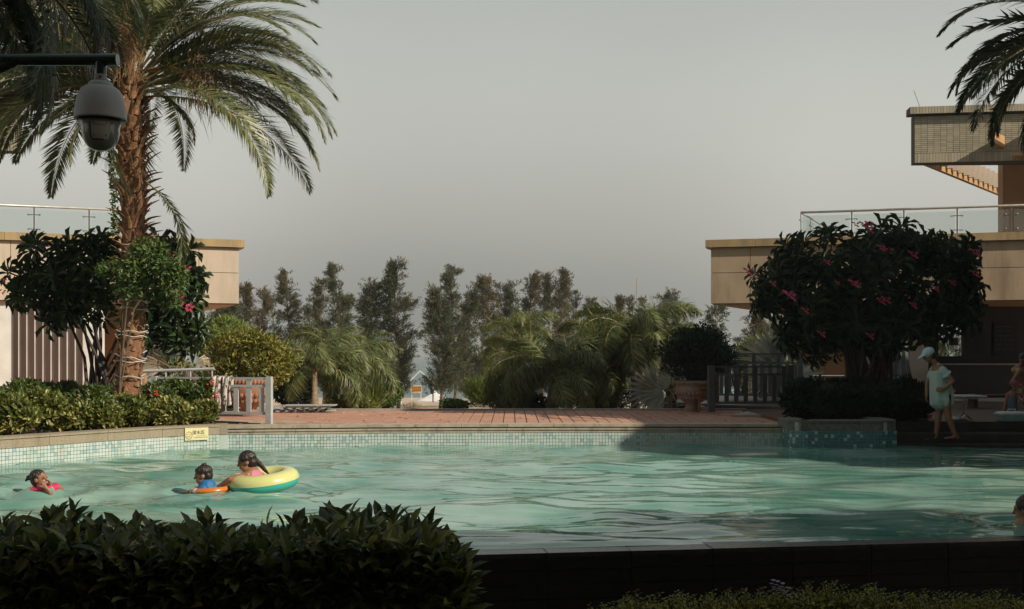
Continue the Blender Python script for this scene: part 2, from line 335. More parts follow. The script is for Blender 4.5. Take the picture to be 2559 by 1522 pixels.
MT['inkbrown'] = mat('brown_ink', (.30,.17,.05), None, 4, .5)
MT['inkred'] = mat('red_ink', (.50,.10,.03), None, 4, .5)
MT['inkwhite'] = mat('white_print', (.45,.45,.42), None, 4, .5)
MT['skin'] = mat('skin', (.33,.155,.09), (.27,.125,.07), 6, .5)
MT['skin_tan'] = mat('tanned_skin', (.33,.165,.085), (.27,.13,.065), 6, .5)
MT['hair'] = mat('black_hair', (.018,.013,.010), (.03,.018,.012), 30, .35, .6, 80, stretch=(1,1,.2))
MT['eye'] = mat('eye', (.03,.02,.015), None, 4, .2)
MT['mint'] = mat('mint_shirt', (.47,.60,.55), (.40,.53,.49), 4, .8, .3, 25)
MT['capblue'] = mat('pale_blue_cap', (.55,.70,.78), (.48,.63,.72), 4, .7)
MT['shorts'] = mat('dark_shorts', (.02,.02,.022), None, 4, .8)
MT['bluewear'] = mat('blue_swim_shirt', (.02,.15,.36), (.015,.11,.28), 5, .6)
MT['pinkwear'] = mat('pink_swimwear', (.62,.22,.30), (.5,.16,.24), 5, .7)
MT['greywear'] = mat('grey_blue_swimwear', (.16,.19,.24), (.11,.13,.18), 8, .7)
MT['magenta'] = mat('magenta_cap', (.42,.05,.15), None, 4, .6)
MT['ring_y'] = mat('yellow_vinyl', (.72,.71,.30), (.66,.64,.25), 2, .22, coat=.4)
MT['ring_t'] = mat('teal_vinyl', (.07,.50,.40), (.06,.45,.36), 2, .22, coat=.4)
MT['ring_p'] = mat('pink_vinyl', (.70,.04,.11), (.6,.03,.09), 2, .3, coat=.3)
MT['ring_o'] = mat('orange_vinyl', (.72,.22,.03), (.6,.17,.02), 2, .3, coat=.3)
MT['towel'] = mat('spotted_towel', (.62,.54,.48), (.10,.075,.06), 16, .95, .8, 45, stretch=(1,1,.55), lo=.5, hi=.56, detail=3)
MT['cooler'] = mat('pale_teal_plastic', (.42,.56,.52), (.32,.47,.44), 6, .4)
MT['bagwhite'] = mat('white_plastic_bag', (.62,.62,.60), (.3,.3,.3), 9, .5, .5, 12)
MT['yellow'] = mat('yellow_plastic', (.55,.38,.04), None, 4, .4)
MT['concrete'] = mat('concrete', (.40,.36,.30), (.30,.27,.23), 3, .9, .3, 40)
MT['steps'] = mat('dark_wet_stone', (.050,.044,.042), (.03,.027,.026), 6, .45, .3, 50)
MT['hotel'] = mat('hotel_render', (.26,.22,.17), (.22,.18,.14), .6, .85)

def water_mat(name, shallow, deep, rough, waves, scatter=0.0):
    m, t, b, N, L = nodes(name)
    co = N('ShaderNodeTexCoord')
    n = N('ShaderNodeTexNoise'); n.inputs['Scale'].default_value = waves[0]; n.inputs['Detail'].default_value = 3
    L(co.outputs['Object'], n.inputs['Vector'])
    r = N('ShaderNodeMapRange'); r.inputs['From Min'].default_value = .35; r.inputs['From Max'].default_value = .65; L(n.outputs[0], r.inputs[0])
    x = N('ShaderNodeMix'); x.data_type = 'RGBA'; x.inputs['A'].default_value = (*shallow, 1); x.inputs['B'].default_value = (*deep, 1)
    L(r.outputs[0], x.inputs['Factor']); L(x.outputs['Result'], b.inputs['Base Color'])
    b.inputs['Roughness'].default_value = rough; b.inputs['IOR'].default_value = 1.333; b.inputs['Specular IOR Level'].default_value = .5
    mp = N('ShaderNodeMapping'); mp.inputs['Scale'].default_value = (.42, 1, 1); L(co.outputs['Object'], mp.inputs[0])
    n2 = N('ShaderNodeTexNoise'); n2.inputs['Scale'].default_value = waves[1]; n2.inputs['Detail'].default_value = 3; L(mp.outputs[0], n2.inputs['Vector'])
    bp = N('ShaderNodeBump'); bp.inputs['Strength'].default_value = waves[2]; bp.inputs['Distance'].default_value = waves[3]
    L(n2.outputs[0], bp.inputs['Height']); L(bp.outputs[0], b.inputs['Normal'])
    return m
MT['pool'] = water_mat('pool_water', (.27,.41,.345), (.075,.235,.18), .0, (.8, 5.0, .30, .022))
MT['sea'] = water_mat('sea_water', (.045,.115,.125), (.035,.095,.105), .22, (.05, .35, .8, .6))

# ------------------------------------------------------------------ ground, sand, sea
DECK = 0.34
def gz(Y):
    """the ground falls from the deck to the beach and on to the sea bed"""
    return np.interp(Y, [0, 23, 26, 50, 80, 112, 125, 200], [.24, .24, .20, -1.0, -2.1, -2.92, -3.6, -8.0])
m = M(); ys = np.concatenate([[10.2, 12, 14, 16, 18], np.linspace(20, 60, 41), np.linspace(62, 200, 50)]); xs = np.linspace(-90, 90, 121)
m2 = M()
# the beach sheet starts beyond the pool; planters and deck stand on it
ys = ys[ys >= 18.3]; P = np.zeros((len(ys), len(xs), 3)); P[...,0] = xs; P[...,1] = ys[:,None]
P[...,2] = gz(P[...,1]) + .05*np.sin(P[...,0]*.7+P[...,1]*.3)*np.clip((P[...,1]-30)/10, 0, 1)
struct(m.grid(P).build('beach_sand', MT['sand'], smooth=True))
m = M().sheet((-20000, 100, -3), (20000, 100, -3), (20000, 30000, -3), (-20000, 30000, -3))
struct(m.build('sea', MT['sea']))
# lower terrace in front of the pool, where the photographer stands
m = M().sheet((-60, -60, -.95), (60, -60, -.95), (60, 8.3, -.95), (-60, 8.3, -.95))
struct(m.build('terrace_ground', MT['soil']))
m = M().sheet((-60, 8.3, -1.0), (60, 8.3, -1.0), (60, 18.4, -1.0), (-60, 18.4, -1.0)); struct(m.build('pool_bed', MT['grout_light']))

# ------------------------------------------------------------------ pool water
NEAR = lambda x: 8.41 + .14*(x+.38)                 # inner line of the near wall
far_pts = np.array([(-11.5, 9.6), (-9.6, 11.6), (-8.2, 13.3), (-6.96, 14.75), (-6.1, 16.0), (-5.35, 17.0), (-4.72, 17.45)])
nx, ny = 520, 420
X = np.linspace(-12, 13, nx); t = np.linspace(0, 1, ny)
Pw = np.zeros((ny, nx, 3)); Pw[...,0] = X[None]; n0 = NEAR(X)[None]; Pw[...,1] = n0 + (18.75-n0)*(t[:,None]**1.15)
x_, y_ = Pw[...,0], Pw[...,1]; h = np.zeros_like(x_)
for k in range(34):
    lam = .22*1.12**k if k < 22 else .5+.12*(k-22); a = rng.normal(.2, .95); kk = 2*math.pi/lam; ph = rng.random()*6.28
    amp = .0036*lam**.90
    h += amp*np.sin(kk*(x_*math.sin(a)*.75+y_*math.cos(a)) + ph + .8*np.sin(x_*.9+k)+.7*np.sin(y_*.7+1.7*k))
def bump_at(cx, cy, r, a): 
    d = np.hypot(x_-cx, (y_-cy)); return a*np.exp(-(d/r)**2)*np.sin(d*14)
h += bump_at(-5.1, 11.75, .7, .030) + bump_at(-3.35, 11.85, .7, .028) + bump_at(-2.75, 12.0, .9, .020) + bump_at(4.6, 9.6, .8, .022)
for cx_, cy_ in ((-5.1, 11.7), (-3.4, 11.8), (-2.9, 11.8), (4.6, 9.6)):     # broken splash humps
    for q_ in range(14):
        a_ = rng.random()*6.28; r_ = rng.uniform(.2, .75); h += rng.uniform(.002, .012)*np.exp(-(((x_-cx_-r_*math.cos(a_))**2+(y_-cy_-r_*math.sin(a_))**2)/rng.uniform(.0025, .012)))
h *= np.interp(x_+.35*(y_-12), [-6, -1, 2.5, 6], [1.25, 1.05, .95, .75])
h *= np.clip((y_-NEAR(x_))/.7, .06, 1)**.8
Pw[...,2] = h - .006 - .011*np.clip(1-(y_-NEAR(x_))/.15, 0, 1)
struct(M().grid(Pw).build('pool_water', MT['pool'], smooth=True))

# ------------------------------------------------------------------ near pool wall with rim
wl = thing('pool_wall', (0, 8.4, -.95), 'near pool wall of long dark slate tiles under a wet grey rim', 'wall')
dirn = unit([1, .14, 0]); nrm = np.array([dirn[1], -dirn[0], 0])
def wp(s, off, z): q = np.array([-.38, 8.55, 0]) + dirn*s + nrm*off; q[2] = z; return q
m = M().bar(wp(-5.5, .19, -.53), wp(12, .19, -.53), .26, .94); m.build('wall_core', MT['lit_joint'], wl)
TL, TH = .66, .112
me_t = M().box((0,0,0), (TL-.007, .018, TH-.007)).mesh('slate_tile', MT['walltile'])
ang = math.atan2(dirn[1], dirn[0])
for r_ in range(6):
    for c_ in range(22):
        s_ = -5.0 + c_*TL + (r_ % 2)*.0
        q = wp(s_, .325 + rng.normal()*.0018, -.095 - r_*TH)
        o = put('slate_tile', me_t, wl, q - ORG['pool_wall'], (rng.normal()*.006, 0, ang+rng.normal()*.002))
me_r = M().box((0,0,0), (TL-.007, .30, .036)).mesh('rim_slab', MT['rim'])
for c_ in range(26):
    q = wp(-5.0 + c_*TL, .185+rng.normal()*.002, -.036 + rng.normal()*.0012); put('rim_slab', me_r, wl, q - ORG['pool_wall'], (0, 0, ang))

# ------------------------------------------------------------------ left planter edge and far pool wall
def edge_run(name, pts, ztop, label, cat='wall', cop=.155, coping_mat='coping', seglen=.9, tiles=True, zb=-.12, depth=.32, cap=.03, teal=.17, teal_mat='tile_teal'):
    """a low pool wall along pts (seen from the water side): stone coping pieces and mosaic tiles"""
    pts = np.asarray(pts, float); L_ = np.r_[0, np.cumsum(np.linalg.norm(np.diff(pts, axis=0), axis=1))]
    def pos(s): return np.array([np.interp(s, L_, pts[:,0]), np.interp(s, L_, pts[:,1])])
    th = thing(name, (*pos(L_[-1]/2), zb), label, cat)
    n = max(2, int(L_[-1]/.25)); S_ = np.linspace(0, L_[-1], n)
    Q = np.array([pos(s) for s in S_]); T = unit(np.gradient(Q, axis=0)); Nn = np.c_[-T[:,1], T[:,0]]     # pointing away from the water
    m = M(); A = []
    for off, z in ((.012, zb-.9), (.012, ztop-cap), (depth-.01, ztop-cap), (depth-.01, zb-.9)): A.append(np.c_[Q+Nn*off, np.full(n, z)])
    m.grid(np.array(A).transpose(1,0,2)[:, ::1]); m.build('wall_core', MT['grout_light'] if tiles else MT[coping_mat], th)
    k = int(L_[-1]/seglen)
    for i in range(k):
        for (z0, z1, o0, o1) in ((ztop-cap, ztop, -.015, depth), (ztop-cop, ztop-cap-.005, 0, .06)):
            m = M(); s0, s1 = i*L_[-1]/k+.003, (i+1)*L_[-1]/k-.003; sub = np.linspace(s0, s1, 4)
            q = np.array([pos(s) for s in sub]); tt = unit(np.gradient(q, axis=0)); nn = np.c_[-tt[:,1], tt[:,0]]
            a, b = q+nn*o0, q+nn*o1; poly = np.r_[a, b[::-1]]
            m.prism(poly, z0, z1); m.build('coping_stone', MT[coping_mat], th)
    if tiles:
        TS = .052; rows = int((ztop-cop-zb)/TS)+1; cols = int(L_[-1]/TS); big = []
        stuff = M(); count = 0
        cells = [(c_, r_) for c_ in range(cols) for r_ in range(rows)]
        for c_, r_ in cells:
            s_ = (c_+.5)*TS; p = pos(s_); p2 = pos(min(s_+.01, L_[-1])); tdir = unit(p2-pos(s_-.01)); nn = np.array([-tdir[1], tdir[0]])
            z = ztop-cop-.005-(r_+.5)*TS
            u = rng.random(); mi = 1 if u < teal else 0
            stuff.box((*(p+nn*(.006+rng.random()*.0015)), z), (TS-.006, .012, TS-.006), math.atan2(tdir[1], tdir[0]), tone=rng.random(), mi=mi)
        tag(stuff.build('mosaic_tiles', [MT['tile'], MT[teal_mat]], th), kind='stuff')
    return th
edge_run('planter_wall', far_pts, .38, 'curved pool planter edge of grey granite coping above pale mosaic, on the left')
pool_far = [(-4.70, 17.58), (-2, 17.95), (1, 18.1), (4.55, 18.05)]
edge_run('deck_wall', pool_far, .285, 'straight pool wall below the red brick deck, pale mosaic with scattered teal tiles', cop=.075, coping_mat='stone', depth=.2, cap=.03, seglen=1.1)
M().box((-4.75, 17.70, .296), (.19, .40, .160), .25).build('corner_stone', MT['coping'], bpy.data.objects['planter_wall'])
M().box((-4.75, 17.71, .02), (.19, .40, .39), .25).build('corner_tile', MT['tile'], bpy.data.objects['planter_wall'])
# deck edge slab above the overflow slot
dk = thing('deck_coping', (0, 18, DECK), 'row of pale stone slabs edging the brick deck above the overflow slot', 'kerb')
for i in range(12):
    a, b = -4.70+i*.772, -4.70+(i+1)*.772-.006
    fy = lambda x: np.interp(x, [-4.7,-2,1,4.55], [17.60,17.97,18.12,18.07])
    M().prism([(a, fy(a)-.01), (b, fy(b)-.01), (b, fy(b)+.34), (a, fy(a)+.34)], .305, DECK+.012+rng.normal()*.001).build('coping_stone', MT['stone'], dk)
m = M().prism([(-4.7, 17.75), (-2, 18.12), (1, 18.27), (4.55, 18.22), (4.55, 18.6), (-4.7, 18.4)], .2, .300); m.build('slot_bed', MT['grout'], dk)
# right planter (dark, shaded)
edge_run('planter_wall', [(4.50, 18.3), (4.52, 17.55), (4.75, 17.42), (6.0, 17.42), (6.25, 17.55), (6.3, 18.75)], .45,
         'shaded dark planter edge with teal mosaic below the big flowering tree', cop=.17, coping_mat='coping_dark', teal=.9, teal_mat='tile_teal_shade')
# soil fills
def soil(name, poly, z): struct(M().prism(poly, -.5, z).build(name, MT['soil']))
inn = [(x-.15, y+.22) for x, y in far_pts]
soil('planter_soil', inn + [(-4.75, 18.2), (-6.2, 23.0), (-16, 23.0), (-16, 9.6)], .335)
soil('planter_soil', [(4.7, 17.75), (6.12, 17.75), (6.15, 18.9), (7.0, 19.8), (6.8, 22.5), (4.7, 22.0), (4.62, 18.6)], .40)

# ------------------------------------------------------------------ brick deck
struct(M().prism([(-6.4, 18.3), (-4.7, 17.85), (-2, 18.2), (1, 18.35), (4.7, 18.3), (5.5, 22.6), (-6.4, 22.6)], -.4, DECK-.012).build('pool_deck', MT['joint']))
deck = thing('brick_paving', (0, 20, DECK-.012), 'sunlit red brick paving of the pool deck laid in straight courses', 'paving')
BW, BD = .205, .105
bm_ = [M().box((0,0,0), (BW-.020, BD-.006, .03), tone=tn).mesh('brick', MT['brick']) for tn in (.0,.25,.45,.6,.8,1.0)]
cells = []
for j in range(int(4.35/BD)):
    y = 18.47 + j*BD
    for i in range(60):
        x = -6.2 + i*BW
        if x > 5.1+(y-18.4)*.1: continue
        if y < np.interp(x, [-6,-4.7,-2,1,4.55], [18.6,18.02,18.36,18.50,18.46]): continue
        if x < -4.6 and y < 18.9: continue
        cells.append((y, x))
cells.sort(); rest = M()
order = sorted(cells, key=lambda c: (round(c[0], 2), abs(c[1])))
near = [c for c in order if c[0] < 19.2][:300]; ns = set(near)
for c in near:
    o = put('brick', random.choice(bm_), deck, (c[1]+rng.normal()*.001, c[0]-20, rng.normal()*.0012), (0,0,rng.normal()*.008))
for c in order:
    if c in ns: continue
    rest.box((c[1], c[0], DECK-.012+rng.normal()*.0012), (BW-.020, BD-.006, .03), tone=random.choice([0,.25,.45,.6,.8,1.0]))
tag(rest.build('bricks', MT['brick'], deck), kind='stuff')
kb = thing('kerb', (0, 22.75, DECK), 'grey kerb line along the far edge of the brick deck', 'kerb')
for i in range(12): M().box((-6.0+i*.95, 22.72, .30), (.94, .14, .16)).build('kerb_stone', MT['concrete'], kb)
struct(M().prism([(-4.6, 18.55), (-3.4, 18.75), (-4.4, 19.1), (-5.5, 19.1)], .30, DECK+.016).build('stepping_slab', MT['stone']))
struct(M().prism([(4.1, 20.2), (5.6, 20.2), (6.2, 21.6), (4.7, 21.6)], .30, DECK+.05).build('stone_slab', MT['concrete']))

# ------------------------------------------------------------------ steps and terrace on the right
st = thing('pool_steps', (9, 18.4, -.2), 'dark wet stone steps leading out of the pool on the right', 'steps')
for i, (y0, y1, z) in enumerate(((17.8, 18.36, .03), (18.1, 18.7, .19))):
    for k in range(6): M().box((6.35+.75+k*1.5, (y0+y1+.4)/2, z-.3), (1.492, y1-y0+.4, .6)).build('step_stone', MT['steps'], st)
struct(M().prism([(6.35, 18.55), (16, 18.55), (16, 32), (4.0, 32), (4.0, 26), (6.6, 22.8)], -.2, .36).build('shop_terrace', MT['steps']))
# ------------------------------------------------------------------ pavilion buildings left and right
def panels(parent, a, b, z0, z1, widths, mt, name='stone_panel', gap=.014, th=.045, proud=.0):
    """stone panels from a to b (plan points), seen from the camera side"""
    a, b = np.asarray(a, float), np.asarray(b, float); d = unit(b-a); Ln = np.linalg.norm(b-a); n = np.array([d[1], -d[0]])
    if n[1] > 0: n = -n
    s = 0; k = 0
    while s < Ln-.05:
        w_ = min(widths[k % len(widths)] if k < len(widths) else widths[-1], Ln-s)
        c = a + d*(s+w_/2) + n*(th/2+proud)
        M().box((*c, (z0+z1)/2), (w_-gap, th, z1-z0-gap), math.atan2(d[1], d[0]), tone=rng.random()).build(name, mt, parent)
        s += w_; k += 1
def railing(parent, pts, z0, h, posts):
    pts = [np.asarray(p, float) for p in pts]
    r = M()
    r.tube([(*p, z0+h) for p in pts], .032, 8); rl = r.build('handrail', MT['rail'], parent, smooth=True)
    for i in range(len(pts)-1):
        a, b = pts[i], pts[i+1]; Ln = np.linalg.norm(b-a); d = unit(b-a); k = max(1, round(Ln/posts)); n = np.array([d[1], -d[0]])
        for j in range(k+1):
            if i and j == 0: continue
            q = a + d*Ln*j/k
            m = M().bar((*q, z0), (*q, z0+h-.02), .035, .018, up=(*n, 0))
            for zz in (.14, h-.22): m.bar((*(q-d*.14), z0+zz), (*(q+d*.14), z0+zz), .02, .02); m.ell((*(q-d*.14), z0+zz), (.025,)*3, 6, 4); m.ell((*(q+d*.14), z0+zz), (.025,)*3, 6, 4)
            m.build('post', MT['steel'], parent)
        for j in range(k):
            p, q = a+d*(Ln*j/k+.05), a+d*(Ln*(j+1)/k-.05)
            M().box(((p[0]+q[0])/2, (p[1]+q[1])/2, z0+h*.48), (np.linalg.norm(q-p), .012, h*.78), math.atan2(d[1], d[0])).build('glass_pane', MT['glass'], parent)
def pavilion(sg, label, A, B, Cc, rail, mt, roofC, roofB, roofSide, rz=(6.66, 8.14)):
    th = thing('pavilion', (A[0]+sg*3, A[1]+1, .3), label, 'building')
    A, B, Cc = [np.asarray(q, float) for q in (A, B, Cc)]
    Z0, Z1, Z2 = 2.93, 4.48, 4.69
    inn = lambda p, e: p
    back = B + np.array([0, 9.])
    poly = [A+[sg*.05,.05], B+[0,.05], back, Cc+[sg*.05,0]]
    if sg < 0: poly = poly[::-1]
    M().prism(poly, Z0+.01, Z1).build('slab', MT['grout'], th)
    M().prism(poly, Z0-.02, Z0+.008).build('soffit', MT['soffit'], th)
    rows = ((Z0, 3.78), (3.78, Z1))
    for z0, z1 in rows:
        panels(th, A, B, z0, z1, [1.07, 2.35], mt); panels(th, A, Cc, z0, z1, [1.9], mt)
    # projecting coping in pieces
    d = unit(B-A); L_ = np.linalg.norm(B-A); n = np.array([d[1], -d[0]]); n = n if n[1] < 0 else -n
    d2 = unit(Cc-A); k = 0; s = -.14
    while s < L_:
        w_ = 1.35 if k == 0 else 2.35
        p, q = A+d*s, A+d*min(s+w_-.008, L_)
        po = [p+n*.15, q+n*.15, q-n*.3, p-n*.3]
        M().prism(po if sg > 0 else po[::-1], Z1+.005, Z2).build('coping_stone', MT['coping_ochre'], th); s += w_; k += 1
    p, q = A-d*.14-n*.3, Cc-d*.14
    po = [p, p+d*.45, q+d*.45, q]; M().prism(po if sg < 0 else po[::-1], Z1+.005, Z2).build('coping_stone', MT['coping_ochre'], th)
    rr = bpy.data.objects.new('railing', None); COL.objects.link(rr); rr.parent = th; ORG[rr.name] = ORG[th.name]
    railing(rr, rail, Z2, .74, 1.36)
    # upper roof with tiled fascia
    rc, rb, rs = [np.asarray(q, float) for q in (roofC, roofB, roofSide)]
    ro = bpy.data.objects.new('roof', None); COL.objects.link(ro); ro.parent = th; ORG[ro.name] = ORG[th.name]
    d = unit(rb-rc); n = np.array([d[1], -d[0]]); n = n if n[1] < 0 else -n; L_ = np.linalg.norm(rb-rc); az = math.atan2(d[1], d[0])
    z0, z1 = rz; zc = z1-.19
    po = [rc, rb, rb-n*1.3, rc-n*.4]; M().prism(po if sg > 0 else po[::-1], z0, zc).build('fascia_core', MT['grout'], ro)
    po = [rc-d*.15+n*.15, rb+n*.15, rb-n*.3, rc-d*.15-n*.3]; M().prism(po if sg > 0 else po[::-1], zc, z1-.005).build('roof_edge', MT['grout'], ro)
    
    m = M(); TW, THh = .165, .052
    for i in range(int(L_/TW)):
        for j in range(int((zc-z0-.26)/THh)):
            c = rc + d*(i+.5)*TW + n*.006; m.box((*c, z0+.255+(j+.5)*THh), (TW-.008, .014, THh-.008), az, tone=rng.random())
    for i in range(int(L_/.078)):
        c = rc + d*(i+.5)*.078
        m.box((*(c+n*.007), z0+.125), (.070, .016, .245), az, tone=rng.random())
        m.box((*(c-d*.15+n*.157), zc+.09), (.070, .016, .185), az, tone=rng.random())
    tag(m.build('facade_tiles', MT['facade_tile'], ro), kind='stuff')
    pn0 = unit(rs-rc); pn0 = np.array([pn0[1], -pn0[0]]); pn0 = pn0 if pn0[0]*sg > 0 else -pn0
    po = [rc+pn0*3.6-n*.4, rb-n*.3, rb-n*8, rs+pn0*3.6]; M().prism(po if sg > 0 else po[::-1], z1-.2, z1-.05).build('roof_deck', MT['soffit'], ro)
    # side of the roof: sloping edge beam, rafters with open gaps
    e2 = unit(rs-rc); Ls = np.linalg.norm(rs-rc); pn = np.array([e2[1], -e2[0]]); pn = pn if pn[0]*sg > 0 else -pn
    M().bar((*(rc+e2*.1+pn*.06), z0+.13), (*(rs+pn*.06), z0+.10), .12, .20).build('edge_beam', MT['soffit'], ro)
    M().bar((*(rc+e2*.1+pn*1.9), z0+.50), (*(rs+pn*1.9), z0+.50), .12, .30).build('inner_beam', MT['soffit'], ro)
    m_ = M().box((0,0,0), (.19, .12, .46)).mesh('rafter', MT['panel'])
    k = int((Ls-1.0)/.42)
    for i in range(k):
        c = rc + e2*(1.1+i*.50) + np.array([sg*.26, 0]); put('rafter', m_, ro, np.array([*c, z0+.16+.20]) - ORG[ro.name])
    ip = [rc+pn*2.2+e2*.9, rs+pn*2.2, rb-n*8, rb-n*.9]; M().prism(ip if sg > 0 else ip[::-1], z0+.08, z0+.14).build('ceiling', MT['soffit'], ro)
    return th, ro
PR, RR = pavilion(1, 'right pavilion with stained cream slab, glass railing and tiled roof on timber rafters', (5.52, 30), (17, 27.0), (9.3, 37.4),
    [(9.75, 33.4), (7.95, 29.75), (17, 27.35)], MT['panel_old'], (10.8, 29.0), (19, 27.9), (16.4, 35.8))
PL, RL = pavilion(-1, 'sunlit left pavilion with pale cream slab, white handrail and brown timber slats', (-7.58, 30), (-19, 26.0), (-11.2, 37.4),
    [(-12.1, 33.2), (-10.05, 29.4), (-19, 26.3)], MT['panel'], (-12.5, 27.3), (-20, 26.0), (-18, 33))
# right: wall under the roof, dark shop below the slab
M().box((15.98, 30.5, 5.85), (4.4, .3, 2.28)).build('upper_wall', MT['ochre_wall'], PR)
M().box((10.85, 27.05+2.32, 6.0-.35), (.30, .015, .11)).build('railing_plate', MT['cam_dark'], PR) if False else None
def rect(parent, name, mt, x0, y0, x1, y1, Y, th=.05, **kw):
    a, b = at(x0, y0, Y), at(x1, y1, Y); return M().box(((a[0]+b[0])/2, Y+th/2, (a[2]+b[2])/2), (abs(b[0]-a[0]), th, abs(b[2]-a[2]))).build(name, mt, parent, **kw)
SY = 31.2
for x0, x1 in ((1925, 1962), (1963, 2010), (2011, 2060)):
    for y0, y1 in ((730, 840), (841, 915), (916, 975)): rect(PR, 'wall_panel', MT['ochre_wall'], x0, y0, x1-.6, y1-.6, SY, .15)
rect(PR, 'cream_pillar', MT['plaster'], 2216, 735, 2262, 975, SY-.05, .4)
rect(PR, 'shop_wall', MT['dark'], 2060, 735, 2284, 975, SY+.10, .12)
rect(PR, 'shop_wall', MT['dark'], 2284, 870, 2346, 975, SY+.10, .12); rect(PR, 'shop_wall', MT['dark'], 2284, 735, 2346, 776, SY+.10, .12)
rect(PR, 'shop_wall', MT['dark'], 2346, 735, 2760, 975, SY+.10, .12)
M().box((16, 36.5, 1.6), (12, .2, 3.0)).build('shop_wall', MT['dark'], PR) if False else None
wf = rect(PR, 'window', MT['glass'], 2286, 778, 2344, 868, SY+.14, .012)
for q in ((2282,774,2286,872),(2344,774,2350,872),(2286,774,2344,778),(2286,868,2344,872)): rect(wf, 'window_frame', MT['dark'], *q, SY+.06, .08)
rect(wf, 'window_notice', MT['cam_dark'], 2312, 824, 2334, 842, SY+.12, .012)
rect(PR, 'counter_rail', MT['steel'], 2285, 886, 2480, 889, SY-1.2, .05)
rect(PR, 'service_counter', MT['dark'], 2285, 890, 2700, 985, SY-1.1, .5)
for q in ((2420,785,2480,870),(2352,800,2400,860)): rect(PR, 'menu_board', MT['shorts'], *q, SY+.05, .03)
mb = rect(PR, 'notice_sheet', MT['shorts'], 2422, 788, 2478, 866, SY+.03, .012)
m = M()
for j in range(6):
    for i in range(8):
        if rng.random() < .75: a = at(2428+i*5.6, 796+j*11, SY+.015); m.box(a, (.05, .006, .035))
tag(m.build('print', MT['grout'], mb), kind='stuff')
# poster boards by the cream pillar
def poster(x0, y0, x1, y1, label, dark, seed, pic=False):
    r_ = np.random.default_rng(seed); c = at((x0+x1)/2, y1, SY-.02)
    t = thing('notice_board', c, label, 'sign')
    rect(t, 'board', MT['inkwhite'] if not dark else MT['shorts'], x0, y0, x1, y1, SY+.0, .05)
    for q in ((x0-2,y0-2,x0,y1+2),(x1,y0-2,x1+2,y1+2),(x0,y0-2,x1,y0),(x0,y1,x1,y1+2)): rect(t, 'frame', MT['steel'], *q, SY-.02, .07)
    m = M(); ink = MT['ink'] if not dark else MT['inkwhite']
    if pic:
        for k in range(26):
            a = at(x0+4+r_.random()*(x1-x0-8), y0+6+r_.random()*(y1-y0-12), SY-.006); m.box(a, (.05+.22*r_.random(), .008, .03+.12*r_.random()))
    else:
        y = y0+10
        while y < y1-8:
            x = x0+6
            while x < x0+6+(x1-x0-12)*(.55+.45*r_.random()):
                for q in range(3): a = at(x+r_.random()*3, y+r_.random()*3, SY-.006); m.box(a, (.045, .006, .010) if q < 2 else (.010, .006, .045))
                x += 7
            y += 9
    tag(m.build('lettering', ink, t), kind='stuff')
poster(2168, 768, 2212, 838, 'dark notice board with rows of small white characters, beside the cream pillar', True, 3)
poster(2168, 846, 2212, 935, 'pale poster with dark graphics, below the dark notice board by the cream pillar', False, 4, True)
poster(2098, 846, 2150, 935, 'pale poster with dark graphics, farthest left behind the flowering tree trunks', False, 5, True)
poster(2100, 768, 2150, 836, 'dark notice board hidden behind the crown of the flowering tree', True, 6)
pc = at(2192, 930, 27); t_ = thing('folded_parasol', (pc[0], 27, .36), 'folded grey parasol standing between the flowering tree and the notice boards', 'parasol')
M().tube([(pc[0], 27, .38), (pc[0], 27, 2.75)], .03, 8).build('pole', MT['steel'], t_)
M().lathe([(.05,2.72),(.09,2.6),(.16,1.9),(.21,1.3),(.26,1.02),(.20,1.0),(.03,1.05)], (pc[0], 27, 0), 20, flute=.12).build('canopy', MT['fence_dark'], t_)
M().lathe([(.03,.5),(.05,.44),(.26,.40),(.28,.36)], (pc[0], 27, 0), 16).build('base', MT['cam_dark'], t_)
rod = thing('antenna_rod', (10.95, 29.2, 8.14), 'thin leaning rod on the corner of the right tiled roof', 'rod')
M().tube([at(2242, 262, 29.2), at(2227, 221, 29.2)], .012, 5).build('rod', MT['cam_grey'], rod)
bc = thing('bench', (13.2, 24, .36), 'long low brown bench behind the folding table', 'bench')
a = at(2325, 962, 23.5); M().box((a[0]+2.6, 23.5, a[2]-.03), (5.2, .4, .06)).build('seat', MT['slat'], bc)
for k in range(3): M().box((a[0]+.4+k*2.1, 23.5, .52), (.08, .34, .30)).build('leg', MT['slat'], bc)
# left: lower walls and slats
a_, b_ = np.array([-10.95, 29.05]), np.array([-19, 26.25]); az_ = math.atan2(b_[1]-a_[1], b_[0]-a_[0]); ln2 = np.linalg.norm(b_-a_)
M().box((*(a_+b_)/2, 1.62), (ln2, .2, 2.62), az_).build('lower_wall', MT['plaster'], PL)
rect(PL, 'ochre_wall', MT['ochre_wall'], 222, 740, 352, 985, 31.0, .2)
for i in range(9):
    x = 40+i*19.6; xm = (x-1247.5)/FD; d_ = (b_-a_); tt = (xm*a_[1]-a_[0])/(d_[0]-xm*d_[1]); p_ = a_+d_*tt + unit(np.array([d_[1], -d_[0]]))*(-.14 if np.array([d_[1], -d_[0]])[1] > 0 else .14)
    M().box((*p_, 1.62), (.11, .06, 2.60), az_).build('slat', MT['slat'], PL)

